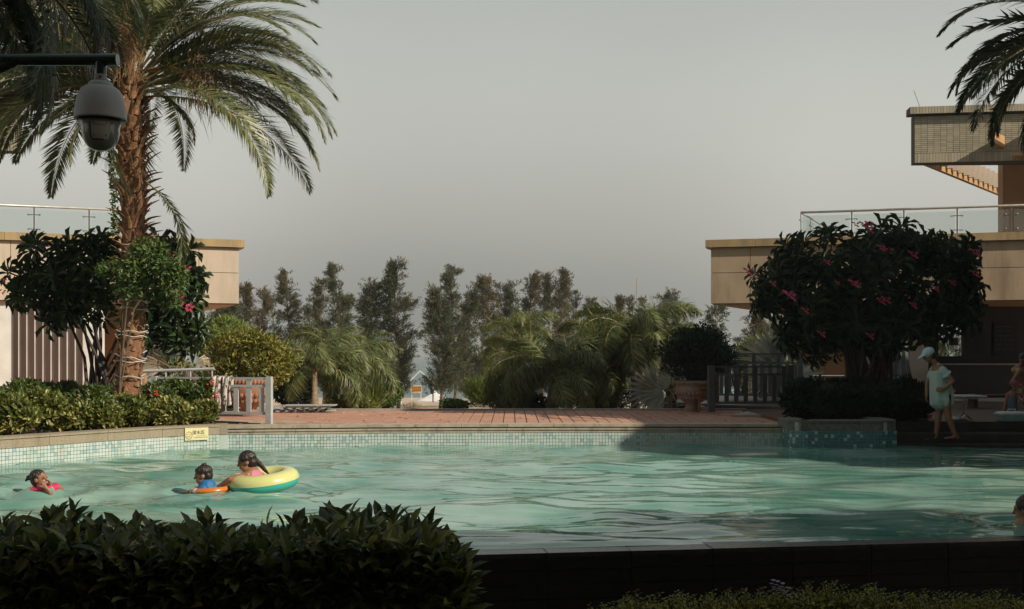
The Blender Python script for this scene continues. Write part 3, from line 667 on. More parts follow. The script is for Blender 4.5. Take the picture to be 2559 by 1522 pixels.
# ------------------------------------------------------------------ buildings outside the frame that throw the shade
def block(name, label, x0, x1, y0, y1, h, base):
    t = thing(name, ((x0+x1)/2, (y0+y1)/2, base), label, 'building')
    M().box(((x0+x1)/2, (y0+y1)/2, (base+h)/2), (x1-x0, y1-y0, h-base)).build('wall', MT['hotel'], t)
    n = int((h-base)/3.2)
    for f in range(1, n+1):
        M().box(((x0+x1)/2, (y0+y1)/2, base+f*3.2-.1), (x1-x0+.9, y1-y0+.9, .2)).build('balcony_slab', MT['plaster'], t)
    me = M().box((0,0,0), (1.5, .1, 1.9)).mesh('window', MT['dark'])
    for f in range(n):
        for i in range(int((x1-x0)/3)):
            put('window', me, t, np.array([x0+1.8+i*3, y1+.03, base+f*3.2+1.6]) - ORG[t.name])
    return t
HOTEL = block('hotel_block', 'tall buff hotel block behind the photographer, outside the picture', -16, 44, -16, -3, 16.6, -.95)
WING = block('hotel_wing', 'two storey hotel wing to the right of the pool, outside the picture', 12, 20, 11.0, 22, 8.0, -.95)
M().box((34, -8, 17.5), (19, 9.6, 1.9)).build('shade_roof_block', MT['hotel'], HOTEL)  # unseen roof block, added to throw shade over the near right water
TOWER = block('shade_tower', 'unseen tower added beside the hotel wing to throw shade, outside the picture', 12, 15, 15.2, 18.5, 10.8, -.95)  # unseen tower, added to shade the right palm and the flowering tree

# ------------------------------------------------------------------ fences, planters, small things on the deck
def fence(name, label, a, b, z, h, mt, n, post_w=.10, wide=.085, leg=.18, top_over=0, extra_post=True, group=None):
    """metal railing: end posts, three rails, flat pickets; a,b plan points"""
    a, b = np.array([*a, 0.]), np.array([*b, 0.]); d = unit(b-a); Ln = np.linalg.norm(b-a); az = math.atan2(d[1], d[0])
    t = thing(name, (*(a+b)[:2]/2, z), label, 'fence', group)
    for e in ((0, 1) if extra_post else (1,)):
        q = a + d*Ln*e; M().box((q[0], q[1], z+h/2), (post_w, post_w*.8, h), az).build('post', mt, t)
    for zz, hh in ((h-.03, .035), (h*.80, .04), (leg, .045)):
        M().bar((*a[:2], z+zz), (*b[:2], z+zz), .04, hh).build('rail', mt, t)
    me = M().box((0,0,0), (wide, .025, h*.80-leg-.05)).mesh('picket', mt)
    for i in range(n):
        q = a + d*Ln*(i+.6)/(n+.2); put('picket', me, t, np.array([q[0], q[1], z+(h*.80+leg)/2]) - ORG[t.name], (0,0,az))
    me2 = M().box((0,0,0), (wide, .025, h*.2-.05)).mesh('picket', mt)
    for i in range(1, n, 3):
        q = a + d*Ln*(i+.6)/(n+.2); put('picket', me2, t, np.array([q[0], q[1], z+h*.9-.015]) - ORG[t.name], (0,0,az))
    return t
g = 'grey metal picket fences'
fence('picket_fence', 'sunlit pale grey picket fence beside the shrubs, two spotted towels on its rail', (-6.2, 18.75), (-4.10, 18.25), DECK, .80, MT['fence'], 9, group=g)
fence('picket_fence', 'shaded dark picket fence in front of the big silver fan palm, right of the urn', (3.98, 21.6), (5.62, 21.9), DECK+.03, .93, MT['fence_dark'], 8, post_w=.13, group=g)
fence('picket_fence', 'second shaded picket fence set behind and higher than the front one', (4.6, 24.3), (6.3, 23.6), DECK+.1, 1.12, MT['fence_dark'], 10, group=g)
hr = thing('handrail_fence', (-6.2, 21.0, .3), 'grey tube handrail among the dead fan leaves behind the shrubs', 'railing')
a, b = at(340, 905, 21), at(522, 899, 21)
M().tube([a, b], .03, 8).build('top_rail', MT['fence'], hr); M().tube([a-[0,0,.28], b-[0,0,.28]], .018, 6).build('rail', MT['fence'], hr)
for k in (0.02,.35,.68,.97): q = a+(b-a)*k; M().tube([q, q-[0,0,.9]], .018, 6).build('post', MT['fence'], hr)
# towels
for k, (x0, x1, y1, lb) in enumerate(((520, 541, 982, 'spotted fluffy towel hanging on the sunlit fence, nearer the shrubs'), (543, 565, 990, 'spotted fluffy towel hanging on the sunlit fence, nearer the end post'))):
    Y = 18.45-.02*k; a, b = at(x0, 919, Y), at(x1, 919, Y); n = 12; P = []
    for s, off, zt in [(i/10, -.055, None) for i in range(11)]:
        z = a[2]+.012 - s*(a[2]-at(0, y1, Y)[2]); u = np.linspace(0, 1, n)
        P.append(np.c_[a[0]+(b[0]-a[0])*(u+.04*np.sin(s*7+k)), Y+off-.02*np.sin(u*11+k*2+s*3)-.01*s, np.full(n, z)+.01*np.sin(u*6+k)])
    P = np.array(P); Bk = P[:6].copy(); Bk[...,1] = 2*Y-Bk[...,1]+.05; Bk = Bk[::-1]
    m = M().grid(np.concatenate([Bk, P])); o = m.build('towel', MT['towel'], smooth=True, origin=(a[0], Y, a[2]), label=lb, cat='towel', group='towels on the fence')
    sd = o.modifiers.new('thickness', 'SOLIDIFY'); sd.thickness = .022; o.modifiers.new('soft', 'SUBSURF').levels = 1
# urns
URN = [(.0,.0),(.20,.0),(.20,.10),(.15,.14),(.16,.20),(.27,.27),(.36,.38),(.40,.50),(.415,.60),(.40,.63),(.44,.66),(.465,.70),(.44,.75),(.38,.75),(.34,.70),(.0,.66)]
def urn(x, y, z, s, label, mt, group):
    t = thing('urn', (x, y, z), label, 'urn', group)
    M().lathe(np.array(URN[3:])*s, (x, y, z), 40).build('bowl', mt, t, smooth=True)
    M().lathe(np.array([(0,0),(.20,0),(.20,.09),(.17,.12),(.155,.16),(.0,.16)])*s, (x, y, z), 20).build('foot', mt, t)
    m = M()
    for i in range(40):
        a_ = i*math.pi/20; m.ell((x+.452*s*math.cos(a_), y+.452*s*math.sin(a_), z+.705*s), (.03*s, .03*s, .05*s), 6, 5)
    tag(m.build('beaded_rim', mt, t), kind='stuff')
    m = M()
    for i in range(26):
        a_ = i*math.pi/13
        for (r1, z1) in ((.33,.34),(.385,.45)): m.ell((x+r1*s*math.cos(a_), y+r1*s*math.sin(a_), z+z1*s), (.04*s,.04*s,.05*s), 6, 5)
    tag(m.build('relief', mt, t), kind='stuff'); return t
q = at(1688, 1000, 22.2); urn(q[0], 22.2, DECK, .86, 'weathered stone urn under the dark round shrub', MT['terra_grey'], 'big garden urns')
q = at(606, 1012, 20.6); urn(q[0], 20.6, DECK-.03, .98, 'terracotta urn with white stains behind the sunlit fence', MT['terracotta'], 'big garden urns')
# white lichen-like stains on the sunlit urn are leaves of a pale plant growing before it
ch = thing('orange_stool', (at(1714,0,22)[0], 22, DECK), 'small orange wooden stool half hidden behind the post of the right fence', 'stool')
cx = at(1716,0,22)[0]
M().box((cx, 22, DECK+.50), (.30, .30, .04)).build('seat', MT['orange_wood'], ch)
for sx_ in (-1, 1):
    for sy_ in (-1, 1): M().box((cx+sx_*.125, 22+sy_*.125, DECK+.24), (.04, .04, .48)).build('leg', MT['orange_wood'], ch)
    M().box((cx+sx_*.125, 22, DECK+.30), (.025, .21, .03)).build('stretcher', MT['orange_wood'], ch)
M().box((cx, 22-.125, DECK+.26), (.21, .025, .03)).build('stretcher', MT['orange_wood'], ch)
# pile of grey boards behind the terracotta urn
bp_ = thing('board_pile', (at(735,0,22)[0], 22.2, DECK), 'low pile of weathered grey boards on spacers beside the palms', 'boards')
for j, (x0, x1) in enumerate(((655, 812), (662, 800), (690, 815))):
    a, b = at(x0, 1000, 21.9), at(x1, 1000, 21.9)
    for k in range(2): M().bar((a[0], 21.9+.22*k+j*.03, DECK+.03+j*.055), (b[0], 21.95+.22*k, DECK+.035+j*.055), .16, .022).build('board', MT['fence'], bp_)
    for k in range(6): M().box((a[0]+.1+k*(b[0]-a[0]-.2)/5, 22.0, DECK+.012+j*.055), (.05, .5, .03)).build('spacer', MT['grout'], bp_)

# ------------------------------------------------------------------ deep water plaque
def text_mesh(s, size):
    c = bpy.data.curves.new('t', 'FONT'); c.body = s; c.size = size; c.align_x = 'LEFT'; c.extrude = .0015
    o = bpy.data.objects.new('t', c); COL.objects.link(o)
    me = bpy.data.meshes.new_from_object(o.evaluated_get(bpy.context.evaluated_depsgraph_get())); bpy.data.objects.remove(o); return me
a, b = at(451, 1074, 17.115), at(508, 1074, 17.325); az = math.atan2(b[1]-a[1], b[0]-a[0]); ptop = at(0, 1043.5, 17.1)[2]; pbot = at(0, 1074, 17.1)[2]
ln_ = np.linalg.norm((b-a)[:2]); cc = (a+b)/2
pq = thing('deep_water_plaque', (cc[0], cc[1]-.012, (ptop+pbot)/2), 'pale yellow plaque with a face symbol and 深水区 on the granite pool edge', 'sign', rz=az)
M().box((0,0,0), (ln_, .012, ptop-pbot)).build('plate', MT['plaque'], pq, local=True)
tm = text_mesh('深水区', .068); tm.materials.append(MT['ink'])
put('lettering', tm, pq, (-.075, -.009, .0), (R(90), 0, 0)); 
hh = ptop-pbot
m = M(); th_ = np.arange(29)*2*math.pi/28; m.tube(np.c_[-ln_*.33+.05*np.cos(th_), np.full(29, -.008), -.02+.058*np.sin(th_)], .004, 5, caps=False)
for q, s_ in (((-.018,.018),(.012,.007)), ((.018,.018),(.012,.007)), ((-.022,-.018),(.006,.014)), ((.008,-.022),(.022,.005)), ((.008,-.008),(.022,.004))): m.box((-ln_*.33+q[0], -.008, -.02+q[1]), (s_[0]*1.4, .004, s_[1]))
m.build('face_symbol', MT['inkbrown'], pq, local=True)
M().box((.075, -.008, -.055), (ln_*.58, .003, .005)).box((.075, -.008, -.032), (ln_*.42, .003, .003)).build('underline', MT['inkbrown'], pq, local=True)

# ------------------------------------------------------------------ things on the beach
YB = 84
bs = thing('beach_sign', at(1014, 990, YB), 'yellow board on two white posts on the sand before the sea', 'sign')
rect(bs, 'board', MT['signyellow'], 1001.5, 940, 1027, 957, YB, .06)
for x in (1003.5, 1025.5): rect(bs, 'post', MT['white'], x-.7, 938, x+.7, 975, YB+.07, .06)
for q in ((1001,939.4,1027.6,940.4),(1001,956.6,1027.6,957.6),(1001,939.4,1002,957.6),(1026.6,939.4,1027.6,957.6)): rect(bs, 'frame', MT['white'], *q, YB-.03, .05)
m = M()
for j, yy in enumerate((944.6, 950.4)):
    for i in range(5):
        x = 1005.2+i*4.6
        for q in range(5):
            if q < 3: m.box(at(x+rng.normal()*.15, yy-1.7+q*1.7, YB-.02), (.10, .02, .022))
            else: m.box(at(x-1+(q-3)*2, yy+rng.normal()*.2, YB-.02), (.022, .02, .12))
m.box(at(1014, 954.8, YB-.02), (.55, .02, .03)); m.box(at(1006, 954.8, YB-.02), (.12, .02, .06))
m.build('lettering', MT['inkred'], bs)
YF = 78
fr = thing('gable_frame', at(1028, 985, YF), 'slim white pointed frame standing on the beach over the yellow board', 'frame')
for (p, q) in (((1023.5, 904), (978, 950)), ((1023.5, 904), (1081, 953))): M().bar(at(*p, YF), at(*q, YF), .07, .07).build('rafter', MT['white'], fr)
for x, y in ((978, 950), (1081, 953)): M().bar(at(x, y, YF), [at(x, y, YF)[0], YF, float(gz(YF))], .09, .09, up=(0,1,0)).build('post', MT['white'], fr)
op = thing('orange_post', at(1077, 985, 80), 'orange post beside the right foot of the white pointed frame', 'post')
M().bar([at(1076.5,0,80)[0], 80, float(gz(80))], at(1076.5, 950, 80), .22, .10, up=(0,1,0)).box(at(1076.5, 962, 79.9), (.26, .12, .05)).build('post', MT['orange_wood'], op)
tn = thing('beach_tent', at(1063, 976, 90), 'small white pointed tent on the sand at the water edge', 'tent')
p0 = at(1063, 975, 90); ap = at(1060, 950, 90); m = M()
rng2 = [(-1.55,-.6),(-1.2,-.8),(.1,-1.0),(1.2,-.8),(1.4,.6),(-.2,1.2)]
V = [ap]+[ap+[-.1,0,-.25]]; base = [[p0[0]+x, 90+y, float(gz(90))+.05] for x, y in rng2]
mid = [[ap[0]+.15*x, 90+.15*y, ap[2]-.3] for x, y in rng2]; k = 6
m.add([list(ap)]+mid+base, [[[0,1+i,1+(i+1)%k] for i in range(k)], [[1+i,7+i,7+(i+1)%k,1+(i+1)%k] for i in range(k)]]); m.build('canvas', MT['white'], tn)
lp = thing('lamp_post', at(1055, 996, 30), 'thin black garden lamp post in front of the gap to the sea', 'lamp')
q = at(1055, 948, 30); M().tube([[q[0], 30, .2], [q[0], 30, q[2]-.05]], .018, 6).build('pole', MT['ink'], lp)
M().tube([[q[0], 30, q[2]-.02], [q[0], 30, q[2]+.17]], .008, 5).build('finial', MT['ink'], lp)
M().lathe([(.02,-.14),(.05,-.10),(.06,.0),(.045,.06),(.01,.08)], (q[0]-.02, 30, q[2]), 10).build('lantern', MT['ink'], lp)

# ------------------------------------------------------------------ dome camera on its green pole
Yc = 4.9; c0 = at(245, 200, Yc); px = Yc/FD
cp = thing('camera_pole', (c0[0]-1.35, Yc, -.95), 'dark green enamelled pole with a round arm reaching in from the left edge', 'pole')
ya = at(0, 146, Yc)[2]
M().tube([(c0[0]-1.35, Yc, -.95), (c0[0]-1.35, Yc, ya+.25)], .075, 20).build('pole', MT['green_pole'], cp, smooth=True)
M().tube([(c0[0]-1.33, Yc, ya), (at(287,0,Yc)[0], Yc, ya)], 14.5*px, 24).build('arm', MT['green_pole'], cp)
M().tube([(c0[0]-1.33, Yc, ya-.42), (at(38,0,Yc)[0], Yc, ya-.005)], .024, 12).build('brace', MT['green_pole'], cp)
M().tube([(c0[0], Yc, ya-.01), (c0[0], Yc, at(0,184,Yc)[2])], 13.5*px, 20).build('drop_tube', MT['green_pole'], cp)
sc_ = thing('dome_camera', (c0[0], Yc, at(0,184,Yc)[2]), 'grey dome security camera hanging from the dark green arm, upper left', 'camera')
z = lambda y: at(0, y, Yc)[2]
def prof(L_): return [(r_*px, z(y)) for r_, y in L_]
M().lathe(prof([(0,183),(14,183),(15,186),(15,196),(12,197),(12,199),(0,199)]), (c0[0], Yc, 0), 32).build('neck', MT['cam_neck'], sc_)
m = M(); m.ell((c0[0]+5*px, Yc-15*px, z(191)), (2.6*px,2*px,2.6*px), 8, 6); m.build('screw', MT['cam_dark'], sc_)
M().lathe(prof([(0,196),(14,197),(24,200),(29,206),(30,210),(29.6,211.2),(36,213),(44,219),(50,228),(54.5,240),(58,256),(60,272),(61,288),(61.5,292),(60,294),(56,292),(0,291)]), (c0[0], Yc, 0), 64).build('housing', MT['cam_grey'], sc_, smooth=True)
M().lathe(prof([(59.5,291),(57,296),(53,299),(0,299)]), (c0[0], Yc, 0), 64).build('skirt', MT['cam_dark'], sc_)
M().lathe(prof([(48,298),(47,302),(45,306),(44.6,314),(44,324),(41,338),(36,350),(28,360),(18,366),(8,368.5),(0.01,369)]), (c0[0], Yc, 0), 64).build('dome', MT['cam_glass'], sc_, smooth=True)
# the camera module shows through the smoked glass: plate with four screws
dd = np.array([.45,-.9,0]); dd = unit(dd); sd = np.array([-dd[1], dd[0], 0])
def on(y, u): # point on the dome front at picture height y and sideways u (px)
    r_ = np.interp(y, [300,314,324,338,350,360,366], [46,44.6,44,41,36,28,18])*px + .0015
    a_ = math.asin(max(-1, min(1, (u*px)/r_))); return np.array([c0[0]+r_*math.sin(a_), Yc-r_*math.cos(a_), z(y)])
P = [[on(y, u) for u in np.linspace(-6, 34-max(0, y-330)*.35, 9)] for y in np.linspace(304, 346, 8)]
M().grid(P).build('module_plate', MT['cam_lens'], sc_, smooth=True)
m = M()
for (y, u) in ((308,0),(308,28),(336,0),(336,26)): m.ell(on(y,u), (1.8*px,)*3, 6, 4)
P = [on(313, u) for u in np.linspace(0, 27, 8)]; m.tube(P, .5*px, 5)
P = [on(304+34*k/8, -9+0*k) for k in range(9)] + [on(346, u) for u in (-4, 4, 12, 20)]; m.tube(P, 1.6*px, 5)
m.build('screw', MT['cam_dark'], sc_)
# ------------------------------------------------------------------ palm fronds
def frond(L_=2.2, e0=.5, bend=1.6, n=70, ll=.42, wl=.022, vee=.45, fwd=.9, droop=.1, power=1.35, bare=.16, plumose=False, rr=.012, twist=0, jit=.12):
    """one frond along +X, arching down; rachis tube + leaflets"""
    m = M(); k = 26; s = np.linspace(0, 1, k); a = e0 - bend*s**power; ds = L_/(k-1)
    P = np.c_[np.r_[0, np.cumsum(np.cos(a[:-1]))*ds], np.zeros(k), np.r_[0, np.cumsum(np.sin(a[:-1]))*ds]]
    P[:,1] = twist*L_*s**2
    T = unit(np.gradient(P, axis=0)); m.tube(P[::2], np.linspace(rr*1.6, rr*.25, len(P[::2])), 5, mi=1)
    ss = np.linspace(bare, .995, n); out = []
    for side in (-1, 1):
        q = np.c_[[np.interp(ss, s, P[:,i]) for i in range(3)]].T; t = unit(np.c_[[np.interp(ss, s, T[:,i]) for i in range(3)]].T)
        u = (ss-bare)/(1-bare); ln = ll*(np.sin(np.pi*np.clip(u*.86+.12, 0, 1))**.7)*(1+rng.normal(size=n)*jit)
        up = unit(np.cross(t, [0,1.,0])*-1); up[up[:,2] < 0] *= 1
        up = np.cross(np.tile([0,1.,0], (n,1)), t)*-1.0
        sg = np.sign(np.sum(up*np.array([0,0,1.]), axis=1)); 
        y = np.tile([0, side*1., 0], (n,1))
        f = (fwd*(.6+.9*u))[:,None]
        v = (rng.normal(size=n)*1.0 if plumose else vee+rng.normal(size=n)*.16)[:,None]
        d = unit(t*f + y + up*v + rng.normal(size=(n,3))*.06) ; d[:,2] -= droop; d = unit(d)
        m.leaves(q, d, unit(up + y*-.5*side), ln, wl*(.8+.4*rng.random(n)), 'blade', tone=np.clip(.45+rng.normal(size=n)*.22, 0, 1), curl=.10 if not plumose else .28)
    return m
def frond_meshes(k, mats, name='frond', **kw):
    r = []
    for i in range(k):
        a = dict(kw); 
        for key, (lo, hi) in list(a.items()) if False else []: pass
        a['twist'] = rng.normal()*.05
        for key in ('bend', 'e0', 'L_'):
            if isinstance(a.get(key), tuple): lo, hi = a[key]; a[key] = lo + (hi-lo)*(i+.5)/k
        r.append(frond(**a).mesh(name, mats))
    return r
# --- the big date palm, left
DP = np.array([-6.32, 17.6, .335]); DT = np.array([-6.16, 17.6, 6.0])
dp = thing('date_palm', DP, 'tall sunlit date palm with rough orange trunk and drooping fronds, on the left', 'palm tree')
zs = np.linspace(0, 1, 30); Pt = DP[None] + (DT-DP)[None]*zs[:,None]; Pt[:,0] += .10*np.sin(zs*4.2)
tr = np.interp(zs, [0,.12,.3,.5,.62,.75,.9,1], [.19,.175,.18,.18,.185,.195,.215,.15])
M().tube(Pt, tr, 18, tone=.5).build('trunk', MT['bark'], dp, smooth=True)
# old leaf bases spiral up the trunk
def boot_mesh(L_, w_, th_, curl):
    m = M(); s = np.linspace(0, 1, 6); P = np.c_[.02+curl*s**2*L_, np.zeros(6), s*L_*(1-.15*curl*s)]
    m.tube(P, w_*np.array([.55,.6,.5,.4,.32,.12]), 6, flat=.45); return m.mesh('leaf_base', MT['boot'])
b_low = [boot_mesh(.12, .085, .03, .35), boot_mesh(.10, .095, .03, .25)]
b_hi = [boot_mesh(.26, .085, .03, .9), boot_mesh(.34, .07, .03, .7), boot_mesh(.22, .09, .03, 1.2)]
for i in range(270):
    f = (i+.5)/270; f = f**.93; c = DP+(DT-DP)*f; c[0] += .10*math.sin(f*4.2); r_ = np.interp(f, zs, tr); a_ = i*2.399+rng.normal()*.12
    me = random.choice(b_low if f < .42 else b_hi); s_ = rng.uniform(.8, 1.2) * (1 if f < .42 else np.interp(f, [.42,.7,1], [.8,1.0,1.15]))
    q = c - DP + np.array([math.cos(a_), math.sin(a_), 0])*(r_-.015)
    put('leaf_base', me, dp, q, (rng.normal()*.12, rng.normal()*.12, a_), s_)
fm = frond_meshes(7, [MT['frond'], MT['rachis']], L_=(3.1, 3.85), e0=.55, bend=(1.2, 1.95), n=135, ll=.54, wl=.028, vee=.40, fwd=1.0, droop=.12)
fs = frond_meshes(3, [MT['frond'], MT['rachis']], L_=(1.9, 2.4), e0=.3, bend=(.9, 1.6), n=84, ll=.40, wl=.030, vee=.35, fwd=1.1, droop=.14)
crown = DT - DP
dirs = []
for i in range(62):
    a_ = i*2.399; el = np.interp(i, [0, 16, 40, 61], [1.3, .95, .5, .0]) + rng.normal()*.08
    dirs.append((a_, el))
for i, (a_, el) in enumerate(dirs):
    if el < .35 and math.sin(a_) < -.62: continue
    me = random.choice(fm); b0 = crown + np.array([math.cos(a_)*.12, math.sin(a_)*.12, .25-.009*i])
    d = (math.cos(a_)*math.cos(el), math.sin(a_)*math.cos(el), math.sin(el))
    put('frond', me, dp, matrix=Matrix.Translation(b0) @ frame(d, rng.normal()*.3) @ Matrix.Rotation(.5, 4, 'Y') @ Matrix.Diagonal((*(rng.uniform(.85, 1.05),)*3, 1)))
# low hanging fronds seen against the sky
for (az, el, s_, me) in ((.15,.25,1.02,fm[1]), (.0,.05,.95,fm[0]), (-.1,.35,1.0,fm[2]), (.35,.1,1.0,fm[3]), (-.3,-.2,.62,fs[0]), (3.0,.0,.92,fm[2]), (3.3,-.4,.8,fs[1]), (-1.9,-.95,.60,fm[4]), (.1,-.15,.62,fs[2]), (.3,.45,1.05,fm[4]), (2.8,.1,.9,fm[5]), (3.4,.05,.85,fm[3]), (-.15,.6,1.05,fm[1]), (.1,.75,1.05,fm[0]), (3.1,-.1,.9,fm[1]), (2.9,-.2,.85,fm[0]), (3.5,-.15,.8,fm[6]), (.15,.0,1.0,fm[2]), (2.9,.35,1.0,fm[6]), (3.2,.2,1.0,fm[5]), (3.35,-.15,.85,fs[0]), (2.6,.25,1.0,fm[4]), (-2.5,.15,.85,fm[3]), (.05,.2,1.0,fm[5]), (-.25,.25,1.0,fm[3]), (.25,.3,1.0,fm[6]), (.55,.2,1.0,fm[1]), (3.0,.55,1.0,fm[2]), (.4,.5,1.0,fm[2]), (-.05,.45,1.0,fm[4])):
    d = (math.cos(az)*math.cos(el), math.sin(az)*math.cos(el), math.sin(el)); put('frond', me, dp, matrix=Matrix.Translation(crown+np.array([0,0,-.15])) @ frame(d, rng.normal()*.2) @ Matrix.Rotation(.3, 4, 'Y') @ Matrix.Diagonal((s_,)*3+(1,)))
# one frond sprouting lower on the trunk, to the right
lo = at(352, 440, 17.5) - DP
put('frond', fs[2], dp, matrix=Matrix.Translation(lo) @ frame((.62,-.15,-.85), 0) @ Matrix.Diagonal((.78,)*3+(1,)))
# dry fruit stalks
for (x, y, az, n_) in ((300, 60, -1.6, 60), (310, 110, -1.2, 50), (480, 190, .2, 34), (200, 90, 2.6, 30), (520, 205, .4, 22)):
    c = at(x, y, 17.0 if n_ > 40 else 17.3); m = M(); nn = n_*5
    P = c + rng.normal(size=(nn,3))*[.09,.12,.22]; D_ = unit(rng.normal(size=(nn,3))*.45+[.15,-.2,-1]); m.leaves(P, D_, [0,-1,0], rng.uniform(.2,.55,nn), .010, 'blade', curl=.05)
    m.tube([DT+[0,0,.1], (DT+c)/2+[0,0,.2], c+[0,0,.1]], [.025,.02,.012], 6)
    tag(m.build('fruit_stalk', MT['dryfrond'], dp), kind='stuff')
# white cord wound round the trunk
cdt = thing('cord', DP+[.2,-.25,.9], 'white cord wound in loops round the date palm trunk', 'cord')
for (y0, dy, r_) in ((592,6,.235),(622,10,.235),(735,4,.245),(757,-8,.245),(800,8,.25),(815,-6,.25),(868,14,.25),(878,-5,.25),(918,6,.25)):
    z0 = at(0, y0, 17.4)[2]; th_ = np.linspace(-.4, 6.2, 40); f = (z0-DP[2])/(DT[2]-DP[2]); cx_ = DP[0]+(DT[0]-DP[0])*f+.1*math.sin(f*4.2)
    m = M(); m.tube(np.c_[cx_+r_*np.cos(th_), DP[1]+r_*np.sin(th_), z0+dy*.0066*np.sin(th_*.5+y0)+.012*np.sin(th_*5+y0)], .009, 5); m.build('loop', MT['cord'], cdt)

# green climber on the trunk
def clump(centres, radii, n, size, mt, kind='leaf', ratio=.45, up=.5, name='foliage', parent=None, tonefn=None, surf=.55, **kw):
    """leaves spread through ellipsoid clumps; each leaf faces outwards with scatter"""
    m = M(); centres = np.atleast_2d(centres); radii = np.atleast_2d(radii); w_ = np.prod(radii, axis=1)**(2/3); w_ = w_/w_.sum()
    idx = rng.choice(len(centres), n, p=w_); u = rdir(n); rad = (surf + (1-surf)*rng.random(n))[:,None]
    P = centres[idx] + u*radii[idx]*rad
    d = unit(u*.6 + rdir(n)*.75 + np.array([0,0,up])); nn = unit(u*.7 + rdir(n)*.5 + [0,-.1,.6]); s_ = size*rng.uniform(.65, 1.25, n)
    tn = np.clip(rng.random(n)*.6 + (rng.random(len(centres))[idx])*.4, 0, 1) if tonefn is None else tonefn(P, u)
    m.leaves(P, d, nn, s_, s_*ratio, kind, tone=tn)
    return m
c = []; 
cl = thing('climber', at(340, 660, 17.4), 'bright green climber bulging round the middle of the date palm trunk', 'climber')
cen, rad = [], []
for (x, y, r_) in ((365,625,.42),(400,650,.38),(330,660,.40),(295,668,.36),(270,650,.26),(420,690,.33),(370,700,.40),(320,705,.30),(395,730,.26),(440,665,.18),(340,600,.25),(255,660,.18),(380,605,.25)):
    cen.append(at(x, y, 17.2)+[0, rng.normal()*.12, 0]); rad.append((r_*.78, r_*.8, r_*.62))
m = clump(cen, rad, 5200, .075, None, 'leaf', .5, up=.1, surf=.35); m.build('foliage', MT['vine'], cl)
m = M()
for k in range(3):
    q = np.array(cen[k]); m.tube([DP+[0,-.2,.4+.1*k], (DP+q)/2+[rng.normal()*.1,-.22,.6], q], .012, 5)
m.build('stem', MT['bark_grey'], cl)
m = M(); nn = 520; f = rng.uniform(.55, .95, nn); P = DP+(DT-DP)*f[:,None]; P[:,0] += .10*np.sin(f*4.2); a_ = rng.uniform(2.6, 4.2, nn); P += np.c_[np.cos(a_), np.sin(a_), 0*a_]*(.27+.05*rng.random(nn))[:,None]
m.leaves(P, unit(np.c_[np.cos(a_), np.sin(a_), rng.normal(size=nn)]), [0,-1,.3], .06, .03, 'leaf'); m.build('foliage', MT['vine'], cl)
dp_trunk_x = lambda z: 0

# --- shaded palms reaching into the top corners
def corner_palm(base, crownz, label, mt, L_, dirs, ll, name='date_palm', wl=.028, r0=.2, bend=(1.1, 1.9)):
    t = thing(name, base, label, 'palm tree'); cr = np.array([0,0,crownz-base[2]])
    M().tube([np.array(base)+cr*f for f in (0,.3,.6,.9,1)], [r0,r0*.9,r0*.9,r0,r0*.7], 14).build('trunk', MT['bark'], t, smooth=True)
    me = frond_meshes(5, [mt, MT['rachis']], L_=L_, e0=.4, bend=bend, n=110, ll=ll, wl=wl, vee=.35, fwd=.9, droop=.16)
    for i, (az, el, s_) in enumerate(dirs):
        d = (math.cos(az)*math.cos(el), math.sin(az)*math.cos(el), math.sin(el))
        put('frond', me[i % 5], t, matrix=Matrix.Translation(cr+np.array([0,0,rng.uniform(-.1,.15)])) @ frame(d, rng.normal()*.35) @ Matrix.Rotation(.3, 4, 'Y') @ Matrix.Diagonal((s_,)*3+(1,)))
    return t
dl = [(-.45+.42*i+rng.normal()*.1, rng.uniform(-.35,.25), rng.uniform(.8,1.05)) for i in range(16)] + [(.2,-.7,.9),(.6,-.55,.85),(-.1,-.45,.9),(.9,-.8,.8),(.4,-1.0,.8),(0,-.9,.8),(1.4,-.8,.8),(.1,-.2,.8),(.75,-.3,.9)]
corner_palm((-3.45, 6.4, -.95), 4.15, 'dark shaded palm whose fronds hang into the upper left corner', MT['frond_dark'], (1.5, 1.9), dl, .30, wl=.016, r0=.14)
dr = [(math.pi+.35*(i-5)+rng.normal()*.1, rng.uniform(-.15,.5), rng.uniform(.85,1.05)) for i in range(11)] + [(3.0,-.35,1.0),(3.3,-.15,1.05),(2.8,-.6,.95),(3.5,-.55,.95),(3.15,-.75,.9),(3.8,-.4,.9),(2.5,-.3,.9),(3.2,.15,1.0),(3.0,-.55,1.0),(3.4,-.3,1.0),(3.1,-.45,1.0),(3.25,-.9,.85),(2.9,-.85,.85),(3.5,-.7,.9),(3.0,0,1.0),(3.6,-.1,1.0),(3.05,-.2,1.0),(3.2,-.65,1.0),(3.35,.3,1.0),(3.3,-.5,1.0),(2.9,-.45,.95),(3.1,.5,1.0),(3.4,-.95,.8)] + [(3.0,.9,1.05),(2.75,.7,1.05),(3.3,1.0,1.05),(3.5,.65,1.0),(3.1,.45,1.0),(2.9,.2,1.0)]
corner_palm((9.35, 17.2, .36), 6.45, 'dark shaded palm whose fronds reach in at the upper right edge', MT['frond_dark'], (2.3, 2.9), dr[:17]+dr[-6:], .46, wl=.040, r0=.2)

